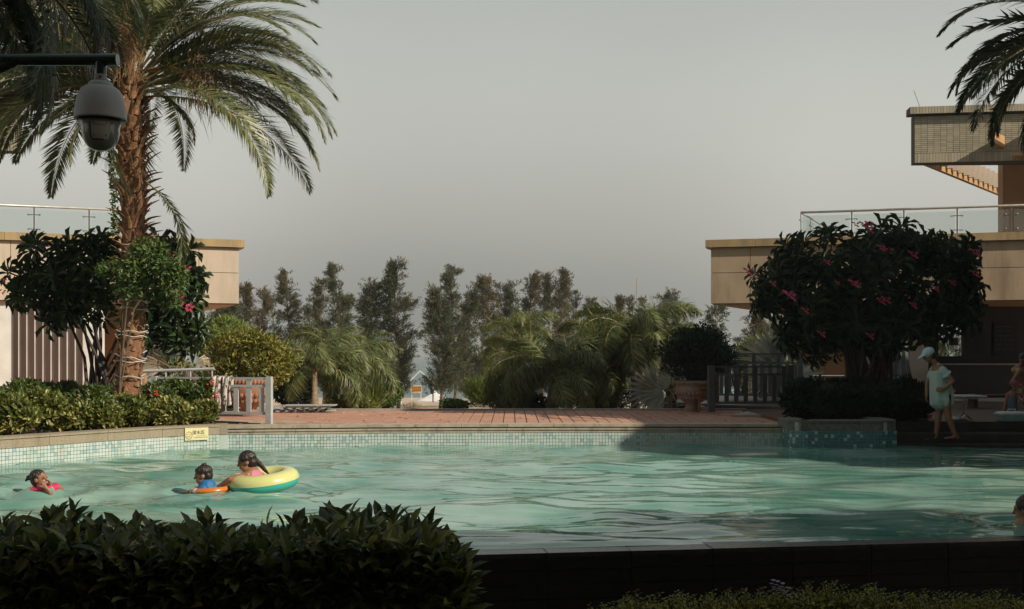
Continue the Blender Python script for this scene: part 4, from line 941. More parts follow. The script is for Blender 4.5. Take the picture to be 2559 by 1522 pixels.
# ------------------------------------------------------------------ feathery palms beyond the deck
pm = [frond_meshes(5, [MT['plumose'], MT['rachis']], L_=(1.6, 2.05), e0=.9, bend=(1.8, 2.8), n=185, ll=.42, wl=.022, vee=.1, fwd=.9, droop=.30, plumose=True, rr=.014, power=1.15, bare=.12)]
def small_palm(x, ycrown, Y, s, label, nf=15, spear=True, lean=0, trunk=.085, ring=(0.9,-.25)):
    c = at(x, ycrown, Y); base = np.array([c[0]-lean, Y, float(gz(Y))-.05])
    t = thing('feather_palm', base, label, 'palm tree', 'feathery palms beyond the deck')
    M().tube([base, (base*.6+c*.4)+[0,0,0], (base*.2+c*.8), c+[0,0,.1]], [trunk*1.4, trunk, trunk*.9, trunk*.8], 10, caps=True).build('trunk', MT['bark_pale'], t, smooth=True)
    for i in range(nf):
        a_ = i*2.399+rng.normal()*.15; el = np.interp(i, [0, nf-1], ring)+rng.normal()*.1
        d = (math.cos(a_)*math.cos(el), math.sin(a_)*math.cos(el), math.sin(el))
        put('frond', pm[0][i % 5], t, matrix=Matrix.Translation(c-base+np.array([0,0,.02])) @ frame(d, rng.normal()*.3) @ Matrix.Rotation(.5, 4, 'Y') @ Matrix.Diagonal((s*rng.uniform(.9,1.1),)*3+(1,)))
    if spear: M().tube([c+[0,0,.05], c+[.02,0,.6*s], c+[.03,0,1.35*s]], [.022,.012,.004], 5).build('spear_leaf', MT['rachis'], t)
    return t
PALMS = [(766,905,25.5,.92,'feathery palm with a short pale trunk, right of the yellow-green round bush',17,False),
 (845,895,27.5,.95,'feathery palm with brown tipped fronds, left of the gap to the sea',18,False),
 (800,850,30,.85,'feathery palm standing upright behind the two nearest on the left',15,False),
 (870,870,29.5,.85,'feathery palm against the leaning casuarina on the left of the gap',14,False),
 (1342,920,25.5,1.12,'largest feathery palm, in the middle with a pale spear leaf',19,True),
 (1290,900,28,.95,'feathery palm half hidden behind the left side of the largest one',16,True),
 (1385,885,28,.95,'feathery palm half hidden behind the right side of the largest one',14,False),
 (1262,815,32,.85,'upper feathery palm rising in front of the casuarinas right of the gap',12,False),
 (1465,845,28.5,1.0,'feathery palm between the largest one and the tall one on the right',15,True),
 (1548,835,26.5,1.18,'tallest feathery palm with a bare slim trunk, left of the dark round shrub',20,True),
 (1500,900,30,1.0,'low feathery palm in shadow behind the tallest one',13,False),
 (1632,850,27.5,.95,'feathery palm directly behind the dark round shrub',13,False),
 (1450,930,30,.95,'low feathery palm closing the row beside the largest one',12,False)]
for (x, y, Y, s, lb, nf, sp) in PALMS: small_palm(x, y, Y, s, lb, nf, sp)

# ------------------------------------------------------------------ casuarinas on the beach edge
def casuarina(x, ytop, Y, wpx, label, brown=False, dens=1.0, lean=0.0, low=.12, open_=False, arms=()):
    c = at(x, ytop, Y); base = np.array([c[0]+lean, Y, float(gz(Y))-.1]); H = c[2]-base[2]; W_ = wpx*Y/FD/2
    t = thing('casuarina', base, label, 'tree', 'casuarinas along the beach')
    sp = lambda f: base + (c-base)*f + np.array([.12*math.sin(f*6+x), 0, 0])
    m = M().tube([sp(f) for f in np.linspace(0, .97, 12)], np.linspace(.13, .015, 12)*H/9, 7)
    nb = int(34*dens+8); m2 = M(); cen = []; W_ *= 1.08; lob = rng.random(4)*6.28
    for k in range(nb):
        f = low + (1-low)*(k+.5)/nb; f = min(.99, f+rng.normal()*.01); env = W_*((1-f)**.8*1.15+.05)*(.55+.3*math.sin(f*9+lob[0])+.25*math.sin(f*17+lob[1]))*rng.uniform(.5, 1.35)+.08
        a_ = rng.random()*6.283; p0 = sp(f*.97); e = np.array([math.cos(a_)*env, math.sin(a_)*env, rng.uniform(.1,1.1)*env*.9]); p1 = p0+e
        m.tube([p0, p0+e*.5+[0,0,-.05], p1], [.02,.014,.006], 4)
        for q in np.linspace(.4, 1, 3 if not open_ else 2): cen.append((p0+e*q, rng.uniform(.10,.34)*(1.35-.8*f)))
    for (ax, ay, r_) in arms:
        q = at(ax, ay, Y); p0 = sp((q[2]-.4-base[2])/H); m.tube([p0, (p0+q)/2+[0,0,.1], q], [.05,.03,.01], 5)
        for f in np.linspace(.25, 1, 7): cen.append((p0+(q-p0)*f+[0,0,.08*math.sin(f*3)], r_))
    m.build('trunk', MT['bark_grey'], t)
    # feathery sprays: short up-swept branchlets, each carrying its own needles
    C_ = np.array([q for q, _ in cen]); Rr = np.array([r_ for _, r_ in cen]); kb = 5
    sc_i = np.repeat(np.arange(len(C_)), kb); ns = len(sc_i); tone_c = rng.random(len(C_))
    s0 = C_[sc_i] + rng.normal(size=(ns,3))*Rr[sc_i][:,None]*.55
    axc = base + (c-base)*np.clip((s0[:,2]-base[2])/H, 0, 1)[:,None]; outw = unit((s0-axc)*[1,1,0]+1e-4)
    sd_ = unit(outw*.75 + rng.normal(size=(ns,3))*.35 + [0,0,.75]); sL = rng.uniform(.2,.52,ns)*(.6+.4*dens)
    per = 17; i = np.repeat(np.arange(ns), per); n = len(i); u = rng.random(n)**.8
    P = s0[i] + sd_[i]*(sL[i]*u)[:,None] + rng.normal(size=(n,3))*(.05*(1.2-u))[:,None]; P[:,2] -= .10*u**2*sL[i]
    d = unit(sd_[i]*.8 + rdir(n)*.65)
    tn = np.clip(.05+.6*tone_c[sc_i[i]]+.35*rng.random(n), 0, 1)
    m2.leaves(P, d, rdir(n), rng.uniform(.10,.24,n), .032, 'diamond', tone=tn, curl=.2)
    m2.build('crown', MT['casu_brown' if brown else 'casu'], t)
CAS = [(523,748,64,55,'dim casuarina lowest under the corner of the left pavilion slab',1,1.1),(566,715,60,50,'dense casuarina seen just under the left pavilion corner',0,1.2),(592,690,62,52,'casuarina rising directly right of the left pavilion corner',1,1.3),
 (637,703,66,44,'rusty brown casuarina, second right of the left pavilion',1,1.1),(664,722,70,40,'thin casuarina between the rusty one and the tall dense one',0,.6),(703,662,62,62,'tall dense casuarina above the feathery palms on the left',1,1.35),
 (738,745,70,30,'short wispy casuarina right of the tall dense one',0,.6),(762,698,66,40,'slender casuarina with an open top, left of the pair',0,.7),(786,680,64,38,'rusty slender casuarina touching the tall open one',1,.9),(822,636,60,56,'tall open casuarina with a bare middle stem',0,.95),
 (838,720,64,44,'casuarina filling in below the tall open one',0,.9),(906,690,52,62,'casuarina leaning left beside the gap to the sea',0,1.2),(968,638,52,66,'tallest casuarina left of the gap, with a low arm to the right',0,1.5),
 (1074,708,50,50,'casuarina at the right edge of the gap to the sea',0,1.2),(1106,650,54,62,'tallest casuarina right of the gap with a thin bare stem',0,1.1),(1145,714,56,54,'dense lower casuarina right of the tallest one',0,1.3),
 (1186,676,58,58,'broad olive casuarina, third right of the gap',1,1.4),(1224,690,66,36,'thin casuarina behind the broad olive one',0,.7),(1250,690,60,40,'narrow dark casuarina left of the twin tops',0,1.0),(1290,668,62,44,'left one of the twin topped casuarinas',1,1.3),
 (1322,668,63,42,'right one of the twin topped casuarinas',0,1.1),(1366,662,60,56,'broad casuarina right of the twin tops',1,1.4),(1392,705,66,40,'thin casuarina leaning on the broad one right of the twins',0,.7),(1443,728,70,34,'small isolated casuarina between two wider groups',0,1.0),
 (1498,718,70,36,'small dark casuarina left of the tallest feathery palm',1,.9),(1545,722,70,34,'wispy casuarina top just behind the tallest feathery palm',0,.6),(1576,722,70,30,'short casuarina top right of the tallest feathery palm',1,.7),(1605,716,68,30,'thin twiggy casuarina with few leaves',0,.5),
 (1638,708,66,38,'casuarina with a flag shaped top, above the dark round shrub',0,.8),(1668,790,60,30,'low twig topped casuarina behind the dark round shrub',0,.5),(1748,742,50,60,'pale open casuarina left of the right pavilion slab',0,.7),(1832,762,46,70,'rusty casuarina under the right pavilion slab',1,.9),(1880,772,52,50,'faint casuarina under the right pavilion beside the flowering tree',0,.7)]
ARM = {968: ((1018,818,.22),(1000,745,.2),(985,880,.3),(975,905,.32),(930,760,.25)), 906: ((884,752,.22),(915,800,.3),(935,860,.35),(945,900,.35)), 1106: ((1060,810,.22),(1055,855,.22)), 1074: ((1062,790,.25),(1100,850,.35),(1120,900,.35),(1100,930,.35)), 1145:((1130,900,.35),(1170,880,.35)), 822:((845,740,.2),(800,800,.25))}
for (x, y, Y, w_, lb, br, de) in CAS: casuarina(x, y, Y, w_, lb, bool(br), de, arms=ARM.get(x, ()), open_=de < .8)

# ------------------------------------------------------------------ bushes
def bush(name, x, y, rx, ry, Y, label, mt, n, size, ratio=.45, lumps=26, seed=0, cat='shrub', stem=True, group=None, up=.4, surf=.6, depth=None, dk=None, base=None, kind='leaf'):
    c = at(x, y, Y); RX, RZ = rx*Y/FD, ry*Y/FD; RY = depth or RX*.8; r_ = np.random.default_rng(seed+int(x))
    bz = float(gz(Y)) if base is None else base
    t = thing(name, (c[0], Y, bz), label, cat, group)
    u = unit(r_.normal(size=(lumps,3))*[1,1,1]); C_ = c + u*[RX,RY,RZ]*.68; Rr = np.array([RX,RY,RZ])*np.abs(r_.normal(.36,.07,(lumps,1)))
    m = clump(np.r_[[c], C_], np.r_[[[RX*.8,RY*.8,RZ*.8]], Rr], n, size, None, kind, ratio, up=up, surf=surf); m.build('foliage', mt, t)
    if stem:
        m = M()
        for k in range(9):
            q = C_[k % len(C_)]; m.tube([(c[0]+r_.normal()*.06, Y+r_.normal()*.06, bz-.05), (c[0]+(q[0]-c[0])*.4, Y, (bz+q[2])/2), q], [.035,.025,.008], 5)
        m.build('stem', MT['bark_dark'], t)
    return t
bush('round_bush', 605, 885, 112, 82, 22.6, 'big rounded yellow-green bush behind the sunlit fence', MT['bush'], 9000, .105, .36, 34, depth=.9, surf=.7)
bush('shrub', 560, 805, 62, 32, 27, 'bushy pale green plant top showing above the round bush', MT['bush_pale'], 2600, .13, .18, 14, kind='blade', up=.8)
bush('shrub', 505, 828, 40, 40, 26, 'loose pale shrub between the flowering tree and the round bush', MT['bush_pale'], 1400, .12, .25, 10)
bush('shrub', 940, 962, 42, 34, 29, 'small rounded green shrub at the left of the sandy gap', MT['vine'], 2200, .11, .4, 12)
bush('shrub', 905, 980, 34, 24, 27.5, 'spiky pale tuft between the palms and the small rounded shrub', MT['bush_pale'], 900, .34, .06, 6, kind='blade', up=1.3, stem=False)
bush('shrub', 1175, 968, 46, 30, 27.5, 'spiky yellow-green tuft right of the sandy gap', MT['bush_pale'], 1300, .40, .06, 8, kind='blade', up=1.3, stem=False)
bush('shrub', 1105, 986, 42, 12, 26, 'low trimmed green shrub on the right side of the sandy gap', MT['vine'], 1300, .09, .45, 8, stem=False)
bush('shrub', 1225, 965, 34, 30, 29, 'olive shrub tucked left of the largest feathery palm', MT['bush'], 1300, .12, .35, 8)
bush('shrub', 1000, 992, 30, 6, 25, 'thin dry weeds at the edge of the sand', MT['deadfan'], 260, .12, .12, 5, stem=False, kind='blade')
bush('shrub', 860, 985, 60, 22, 26.5, 'low green undergrowth at the feet of the left palms', MT['bush'], 1500, .12, .3, 8, stem=False)
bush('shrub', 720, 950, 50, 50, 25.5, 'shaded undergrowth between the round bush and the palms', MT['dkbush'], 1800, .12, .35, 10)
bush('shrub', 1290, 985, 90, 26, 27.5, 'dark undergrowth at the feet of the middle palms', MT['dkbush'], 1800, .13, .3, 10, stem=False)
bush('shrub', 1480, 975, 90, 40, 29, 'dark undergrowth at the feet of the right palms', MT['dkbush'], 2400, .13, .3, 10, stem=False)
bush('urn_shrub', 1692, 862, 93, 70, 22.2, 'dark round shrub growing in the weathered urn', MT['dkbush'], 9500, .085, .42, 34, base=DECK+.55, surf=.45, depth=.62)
bush('shrub', 1858, 850, 52, 42, 29, 'sunlit yellow-green shrub behind the right fence', MT['bush_pale'], 2200, .12, .4, 12)
bush('shrub', 1800, 870, 50, 40, 31, 'thin light shrub between the urn shrub and the fan palm', MT['vine'], 1100, .11, .4, 10)
bush('shrub', 1900, 920, 60, 60, 30, 'light green shrub seen through the right fence', MT['bush_pale'], 1800, .12, .35, 10)
bush('shrub', 1640, 930, 46, 40, 26, 'dusky shrub behind the silver fan leaves left of the urn', MT['redgreen'], 1300, .12, .35, 10)
bush('shrub', 435, 915, 70, 40, 24, 'mid green shrub behind the dead fan leaves', MT['redgreen'], 1800, .11, .4, 10)
bush('shrub', 400, 850, 60, 45, 25, 'green shrub behind the date palm trunk', MT['redgreen'], 1800, .12, .4, 10)
q = at(2312, 870, 33.2); bush('shrub', 2315, 870, 70, 60, 33.5, 'green plants added behind the small shop window in place of its reflection', MT['bush_pale'], 1600, .22, .12, 10, kind='blade', up=.9)  # added plants stand in for greenery reflected in the window

# fan palms: silver blades spread from a hub
def fan_leaf(R_, n=26, spread=2.6, wl=.055, mt='silver', droop=.18):
    m = M(); a = np.linspace(-spread/2, spread/2, n); D_ = np.c_[np.cos(a), np.sin(a), .12*np.abs(np.sin(a*1.0))-.05]
    fold = np.where(np.arange(n) % 2, .25, -.25); m.leaves(np.zeros((n,3)), D_, np.c_[0*a, fold, np.ones(n)], R_*(1-.22*(np.abs(a)/(spread/2))**2)*(1+rng.normal(size=n)*.03), R_*wl*1.6, 'blade', curl=droop)
    m.tube([(-R_*.8,0,-.1*R_), (-.3*R_,0,0), (0.1*R_,0,0)], [.012,.010,.006], 5, mi=1); return m.mesh('fan_leaf', [MT[mt], MT['rachis']])
fl = [fan_leaf(.75), fan_leaf(.62, 22, 2.2), fan_leaf(.85, 30, 3.0)]; fd = [fan_leaf(.62, 18, 1.5, .06, 'deadfan', .6), fan_leaf(.5, 14, 1.2, .07, 'deadfan', .9)]
def fan_palm(x, y, Y, label, leaves, base=None, meshes=fl):
    c = at(x, y, Y); b = np.array([c[0], Y, float(gz(Y))]); t = thing('fan_palm', b, label, 'palm tree')
    M().tube([b-[0,0,.05], (b+c)/2, c], [.11,.09,.08], 10).build('trunk', MT['bark_grey'], t)
    for (lx, ly, yaw, tilt, roll, s_, k) in leaves:
        q = at(lx, ly, Y)+np.array([0, -.1+rng.normal()*.15, 0]) - b; ms = meshes if k < 3 else fd
        d = (math.cos(yaw)*math.cos(tilt), math.sin(yaw)*math.cos(tilt), math.sin(tilt))
        put('fan_leaf', ms[k % 3 % len(ms)], t, matrix=Matrix.Translation(q) @ frame(d, roll) @ Matrix.Diagonal((s_,)*3+(1,)))
    return t
fan_palm(1628, 968, 24, 'silver fan palm spreading left of the weathered urn', [(1600,948,3.3,.05,1.3,1.1,0),(1625,945,2.6,.9,1.2,.8,1),(1615,955,3.0,-.35,1.4,1.0,1),(1655,930,.9,.9,1.3,.8,0),(1640,940,1.6,1.2,1.4,.7,1),(1640,985,3.1,.02,.15,.95,1),(1680,985,.1,.0,.1,.7,1)])
fan_palm(1905, 900, 25.5, 'big pale silver fan palm behind the right fence', [(1890,880,2.7,.9,1.3,1.25,2),(1920,885,1.4,1.2,1.35,1.1,0),(1900,900,3.2,.3,1.4,1.2,2),(1925,920,-.6,-.4,1.4,1.1,0),(1905,935,-1.2,-1.0,1.2,1.1,1),(1875,900,3.3,.1,1.3,1.0,1),(1930,945,-1.0,-1.1,1.4,.9,0)])
fan_palm(455, 905, 22, 'half dead fan palm with curled grey leaves behind the shrubs', [(435,860,2.4,.9,1.3,.8,0),(455,870,1.6,1.1,1.2,.8,3),(420,890,3.2,.2,1.3,.9,3),(480,885,.3,.2,1.2,.7,3),(470,905,-1.0,-1.2,1.0,1.1,4),(450,905,-1.5,-1.3,.3,1.2,3),(430,910,-2.2,-1.1,1.2,1.0,4),(400,880,3.0,.5,1.2,.8,0),(445,850,1.9,1.2,1.3,.8,4)])
# ------------------------------------------------------------------ plumeria trees
def rosette(n, L_, wr, mt):
    m = M(); a = np.arange(n)*2.399; el = np.linspace(.95, -.45, n)+rng.normal(size=n)*.12
    D_ = np.c_[np.cos(a)*np.cos(el), np.sin(a)*np.cos(el), np.sin(el)]; U = np.c_[-np.cos(a)*np.sin(el), -np.sin(a)*np.sin(el), np.cos(el)]
    m.leaves(D_*.03, D_, U, L_*rng.uniform(.75,1.1,n), L_*wr, 'round', curl=.28); m.tube([(0,0,-.14),(0,0,.02)], [.014,.016], 5, tone=.0)
    return m.mesh('leaf_cluster', mt)
def blossom(mt, k=7):
    m = M(); C_ = rng.normal(size=(k,3))*.045+[0,0,.02]
    for c in C_:
        a = np.arange(5)*1.2566+rng.random(); D_ = np.c_[np.cos(a), np.sin(a), np.full(5,.55)]; m.leaves(c, D_, [0,0,1], .042, .028, 'round')
    return m.mesh('blossom', mt)
blo = blossom(MT['pink']); blr = blossom(MT['redfl'])
def plumeria(label, bases, tips, Y, mt, meshes, flowers, nclus, sz=1.0, fsc=1.0, nn_=26):
    """bases: plan points of stems; tips: list of (x, y, rx, ry) picture lumps of the crown"""
    b0 = np.mean(bases, axis=0); t = thing('plumeria', b0, label, 'flowering tree')
    m = M(); P = []
    w_ = np.array([q[2]*q[3] for q in tips], float); w_ /= w_.sum()
    for k in range(nclus):
        x, y, rx, ry = tips[rng.choice(len(tips), p=w_)]; u = rdir(1)[0]; r_ = rng.random()**.33
        c = at(x+u[0]*rx*r_, y+u[2]*ry*r_, Y); c[1] += u[1]*r_*.9*rx*Y/FD; P.append(c)
    P = np.array(P); cen = P.mean(0)
    for k, c in enumerate(P):
        o = unit((c-cen)*[1,1,.8]+[0,-.1,.55]); put('leaf_cluster', random.choice(meshes), t, matrix=Matrix.Translation(c-b0) @ frame(o) @ Matrix.Rotation(R(90), 4, 'Y') @ Matrix.Rotation(rng.random()*6.28, 4, 'Z') @ Matrix.Diagonal((sz*rng.uniform(.8,1.2),)*3+(1,)))
    # forking limbs: from each stem to nodes, from nodes to clusters
    nodes_ = P[rng.choice(len(P), min(nn_, len(P)), replace=False)]; nodes_ = cen + (nodes_-cen)*.55 - [0,0,.25]
    for j, nd in enumerate(nodes_):
        b = np.array(bases[j % len(bases)]); mid = b+(nd-b)*.5+[rng.normal()*.08, rng.normal()*.05, .12]
        m.tube([b-[0,0,.08], b+(mid-b)*.5+[rng.normal()*.04,0,0], mid, nd], [.045,.036,.028,.020], 7)
    for c in P[::2]:
        nd = nodes_[np.argmin(np.linalg.norm(nodes_-c, axis=1))]; m.tube([nd, (nd+c)/2-[0,0,.06], c-[0,0,.05]], [.022,.018,.013], 5)
    m.build('trunk', MT['bark_plum'], t, smooth=True)
    for (x, y, s_) in flowers:
        q = at(x, y, Y-.9*sz); put('blossom', blo, t, matrix=Matrix.Translation(q-b0) @ Matrix.Rotation(R(55), 4, 'X') @ Matrix.Diagonal((s_*.68,)*3+(1,)))
    return t
rosL = [rosette(15, .27, .30, MT['plum']) for _ in range(4)]; rosR = [rosette(17, .30, .28, MT['plum_dk']) for _ in range(4)]
YL = 19.3; bl = [at(x, 945, YL) for x in (195, 228, 252, 282)]
for q in bl: q[2] = .34
plumeria('flowering tree with large dark leaves around the date palm trunk on the left', bl,
 [(130,620,70,34),(70,690,60,50),(150,680,90,60),(230,585,40,45),(215,650,60,60),(130,740,80,50),(235,720,50,70),(40,720,30,30),(375,610,50,30),(430,650,45,60),(420,730,60,80),(455,790,40,70),(380,800,50,50),(470,720,20,50),(330,750,40,60),(200,780,60,30)], YL, MT['plum'], rosL,
 [(459,655,.9),(440,728,1.0),(456,748,1.25),(465,752,1.0),(10,685,.7),(8,712,.7),(420,625,.7)], 150, 1.12, nn_=13)
YR = 20.0; br_ = [at(x, 950, YR) for x in (2080, 2105, 2130, 2150, 2185)]
for q in br_: q[2] = .42
plumeria('big dark dome shaped flowering tree with pink blossoms, in the right planter', br_,
 [(2030,575,60,40),(2150,600,120,50),(2250,610,80,45),(1960,640,70,55),(2100,680,140,70),(2280,690,95,75),(2350,690,45,70),(1900,710,70,45),(2030,760,110,60),(2180,770,110,55),(2300,780,60,50),(1850,740,45,22),(1960,800,60,50),(2080,820,80,50),(2340,630,40,40),(1990,850,40,40),(2160,820,90,30),(2360,740,30,40),(1900,680,50,40), (1845,672,22,16)], YR, MT['plum_dk'], rosR,
 [(1823,663,1.1),(1883,692,.8),(1920,718,1.2),(1928,724,1.2),(1962,758,.9),(2080,692,1.2),(2090,695,.8),(2147,605,1.0),(2165,612,.9),(2225,622,1.1),(2147,735,1.0),(2159,732,1.0),(2120,820,.9),(2105,550,1.1),(2118,548,1.0),(2120,562,.9),(2085,548,.8),(2375,617,1.2),(2015,640,.8),(2375,668,1.0),(2320,690,.8),(2002,815,.9),(2225,745,.9),(2040,690,.6),(2280,705,.8)], 285, 1.0)

# ------------------------------------------------------------------ low planting in the left planter
def low_shrub(x, y, rx, ry, Y, label, mt, n, size, seed, flowers=None, group='shrubs in the left planter', base=.335, grp=True):
    t = bush('shrub', x, y+2, rx*1.15, ry*1.12, Y, label, mt, int(n*1.7), size*1.15, .42, 18, seed, group=group, up=.7, surf=.5, base=base, depth=rx*Y/FD*.75)
    for (fx, fy) in (flowers or ()): put('blossom', blr, t, matrix=Matrix.Translation(at(fx, fy, Y-.35)-ORG[t.name]) @ Matrix.Rotation(R(50), 4, 'X') @ Matrix.Diagonal((.55,.55,.55,1)))
    return t
LOW = [(30,1010,62,42,15.7,'variegated shrub nearest the left edge above the granite curb','varieg',2300),(100,995,55,40,16.2,'variegated shrub below the brown slats, second from the left edge','varieg',2000),
 (165,1012,52,36,16.4,'cream edged shrub spilling over the curb below the tree stems','varieg',1900),(215,985,50,38,17.0,'taller green shrub just left of the date palm','redgreen',1800),(245,1010,50,32,16.6,'variegated shrub directly in front of the date palm','varieg',1800),
 (310,1005,50,34,17.2,'variegated shrub right of the date palm foot','varieg',1800),(370,980,54,40,17.9,'deep green shrub with red flowers behind the curb','redgreen',2200),(420,1005,52,30,17.4,'yellow-green shrub above the yellow plaque','varieg',1900),
 (470,985,44,40,18.1,'dark green shrub beside the fence','redgreen',2000),(500,1005,26,26,17.85,'last small variegated shrub, touching the fence','varieg',900),(50,965,60,30,17.8,'dark red-green shrub at the foot of the pavilion slats','redgreen',1500),(140,960,50,26,18.3,'dark shrub at the foot of the flowering tree','redgreen',1400),
 (500,950,18,26,18.4,'thin shrub with orange-red flowers poking above the fence','redgreen',500),(430,955,40,26,18.6,'olive shrub under the dead fan palm','redgreen',1200),(300,960,50,24,18.4,'low green shrub behind the date palm foot','redgreen',1200)]
for i, (x, y, rx, ry, Y, lb, k, n) in enumerate(LOW): low_shrub(x, y, rx, ry, Y, lb, MT[k], n, .085, 50+i, {370: [(300,948),(380,960)], 500: [(517,934),(527,965),(503,968)] if n == 500 else [], 50: [(20,968)]}.get(x))
# right planter shrubs (shaded)
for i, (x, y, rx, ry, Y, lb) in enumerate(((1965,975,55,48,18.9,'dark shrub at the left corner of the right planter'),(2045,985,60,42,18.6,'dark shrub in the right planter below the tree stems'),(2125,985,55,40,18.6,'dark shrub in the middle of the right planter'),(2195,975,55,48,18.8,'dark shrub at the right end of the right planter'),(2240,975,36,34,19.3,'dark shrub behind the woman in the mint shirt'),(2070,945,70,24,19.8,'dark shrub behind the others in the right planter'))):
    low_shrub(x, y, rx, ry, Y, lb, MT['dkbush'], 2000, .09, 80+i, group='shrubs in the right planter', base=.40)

# ------------------------------------------------------------------ foreground hedge with large glossy leaves
hg = thing('glossy_hedge', (-1.3, 4.7, -.95), 'dark glossy leaved hedge filling the lower left foreground', 'hedge')
def hedge_top(xp): return np.interp(xp, [-200, 0, 60, 130, 230, 300, 420, 520, 600, 700, 800, 880, 990, 1040, 1080, 1120, 1150], [1262, 1262, 1255, 1238, 1252, 1275, 1278, 1262, 1283, 1262, 1240, 1252, 1248, 1262, 1300, 1330, 1400])
shoots = []
for k in range(1150):
    Y = 4.35+rng.random()*1.1; xp = rng.uniform(-160, 1128); yt = hedge_top(xp)+14
    f = rng.random()**.85; y = yt+(1500-yt)*f*(1.0) + rng.normal()*5
    if f < .12 : Y = 4.7+rng.random()*.6
    if f > .25: Y = 4.25+rng.random()*.25
    c = at(xp, y, Y); shoots.append((c, f, Y))
leafm = []
for k in range(6):
    m = M(); m.leaves([[0,0,0]], [1,0,0], [0,0,1], 1.0, .40, 'oval', tone=[.05,.25,.4,.6,.85,1.0][k], curl=.10+.06*(k % 3)); leafm.append(m.mesh('leaf', MT['hedge']))
P, D_, U, Ls = [], [], [], []; singles = []
for (c, f, Y) in shoots:
    ax = unit(np.array([rng.normal()*.35, -.25+rng.normal()*.3, 1.0])); n = rng.integers(6, 10); a0 = rng.random()*6.28
    e1 = unit(np.cross(ax, [1,0.3,0])); e2 = np.cross(ax, e1)
    for j in range(n):
        a_ = a0+j*2.399; w_ = .45+.75*j/n; d = unit(ax*(1.15-w_*.9)+ (e1*math.cos(a_)+e2*math.sin(a_))*w_); p = c - ax*.012*j
        nn = unit(ax - d*np.dot(ax, d)); L_ = rng.uniform(.055, .14)*(1-.15*(j < 2))
        if len(singles) < 300 and (f < .10 or (f > .2 and Y < 4.33)) and d[1] < .3: singles.append((p, d, nn, L_))
        else: P.append(p); D_.append(d); U.append(nn); Ls.append(L_)
Ls = np.array(Ls); m = M(); m.leaves(np.array(P), np.array(D_), np.array(U), Ls, Ls*.40, 'oval'); tag(m.build('foliage', MT['hedge'], hg), kind='stuff')
for (p, d, nn, L_) in singles:
    d = Vector(d); z = Vector(nn); y = z.cross(d); mm = Matrix((d, y, z)).transposed().to_4x4()
    put('leaf', random.choice(leafm), hg, matrix=Matrix.Translation(Vector(p)-Vector(ORG[hg.name])) @ mm @ Matrix.Diagonal((L_, L_, L_, 1)))
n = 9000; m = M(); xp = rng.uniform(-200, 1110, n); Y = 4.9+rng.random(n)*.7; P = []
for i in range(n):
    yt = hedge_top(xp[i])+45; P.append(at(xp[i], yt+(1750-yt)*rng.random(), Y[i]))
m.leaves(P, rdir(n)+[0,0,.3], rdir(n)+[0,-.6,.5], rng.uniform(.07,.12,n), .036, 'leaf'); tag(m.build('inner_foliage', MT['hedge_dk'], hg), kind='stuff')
m = M()
for k in range(60):
    c = shoots[k*7][0]; b = np.array([c[0]*.96+rng.normal()*.05, 5.0, -.95]); m.tube([b, (b+c)/2+[rng.normal()*.05,0,0], c], [.014,.010,.005], 5)
m.build('stem', MT['bark_dark'], hg)
# dry leaves scattered over the front of the hedge
m = M(); P = [at(rng.uniform(0,1080), rng.uniform(1300,1480), 4.32) for _ in range(60)]; m.leaves(P, rdir(60), rdir(60)+[0,-1,.4], rng.uniform(.04,.09,60), .022, 'leaf'); tag(m.build('dry_leaves', MT['dryfrond'], hg), kind='stuff')

# small leaved plants bottom right
for i, (x, w_, yt, lb) in enumerate(((1490,55,1462,'small low tuft at the left end of the foreground planting'),(1585,70,1440,'small leaved bush in the foreground, second from the left end'),(1700,80,1446,'small leaved bush in the foreground, left of the lilac flowers'),(1810,80,1436,'small leaved bush in the foreground under the lilac flowers'),(1925,85,1432,'small leaved bush in the foreground, right of the lilac flowers'),(2040,90,1420,'highest small leaved bush in the right foreground'),(2165,85,1436,'small leaved bush between the highest one and the right end'),(2290,85,1444,'small leaved bush next to last on the right'),(2420,100,1440,'small leaved bush in the lower right corner'))):
    Y = 6.6+.04*i; t = thing('small_bush', (at(x,0,Y)[0], Y, -.95), lb, 'shrub', 'small leaved foreground bushes'); m = M(); st_ = M()
    yt -= 12; ns = int(w_*1.1); 
    for k in range(ns):
        u = rng.uniform(-1,1); xx = x+u*w_*1.1; top = yt+ (8+abs(rng.normal())*16)*(1+abs(u)*.6); y = top + abs(rng.normal())*40*(rng.random() < .7)
        c = at(xx, y, Y+rng.normal()*.12); ax = unit([rng.normal()*.35, rng.normal()*.3, 1]); Ln = rng.uniform(.12,.24); n = 16
        f = np.linspace(0,1,n); pp = c-ax*Ln*f[:,None]; a_ = np.arange(n)*2.399; side = np.c_[np.cos(a_), np.sin(a_), 0*a_]
        m.leaves(pp, unit(side+ax*.6), ax+0*side, (.022+.022*f)*rng.uniform(.8,1.2), (.012+.012*f), 'leaf'); st_.tube([c, c-ax*Ln, [c[0]+rng.normal()*.05, Y, c[2]-.5]], [.002,.003,.004], 4)
    nn = 900; PP = np.array([at(x+rng.uniform(-1,1)*w_*1.1, yt+45+rng.random()*120, Y+rng.normal()*.15) for _ in range(nn)]); m.leaves(PP, rdir(nn)+[0,0,.5], rdir(nn)+[0,-.4,.8], rng.uniform(.025,.045,nn), .02, 'leaf')
    m.build('foliage', MT['groundcover'], t); st_.build('stem', MT['bark_dark'], t)
    if i == 3:
        for (fx, fy) in ((1892-1,1436),(1903,1441),(1918,1452),(1880,1433)):
            me = bpy.data.meshes.get('lilac') or blossom(MT['lilac'], 5); me.name = 'lilac'
            put('blossom', me, t, at(fx, fy, Y-.1)-ORG[t.name], sc=.42)
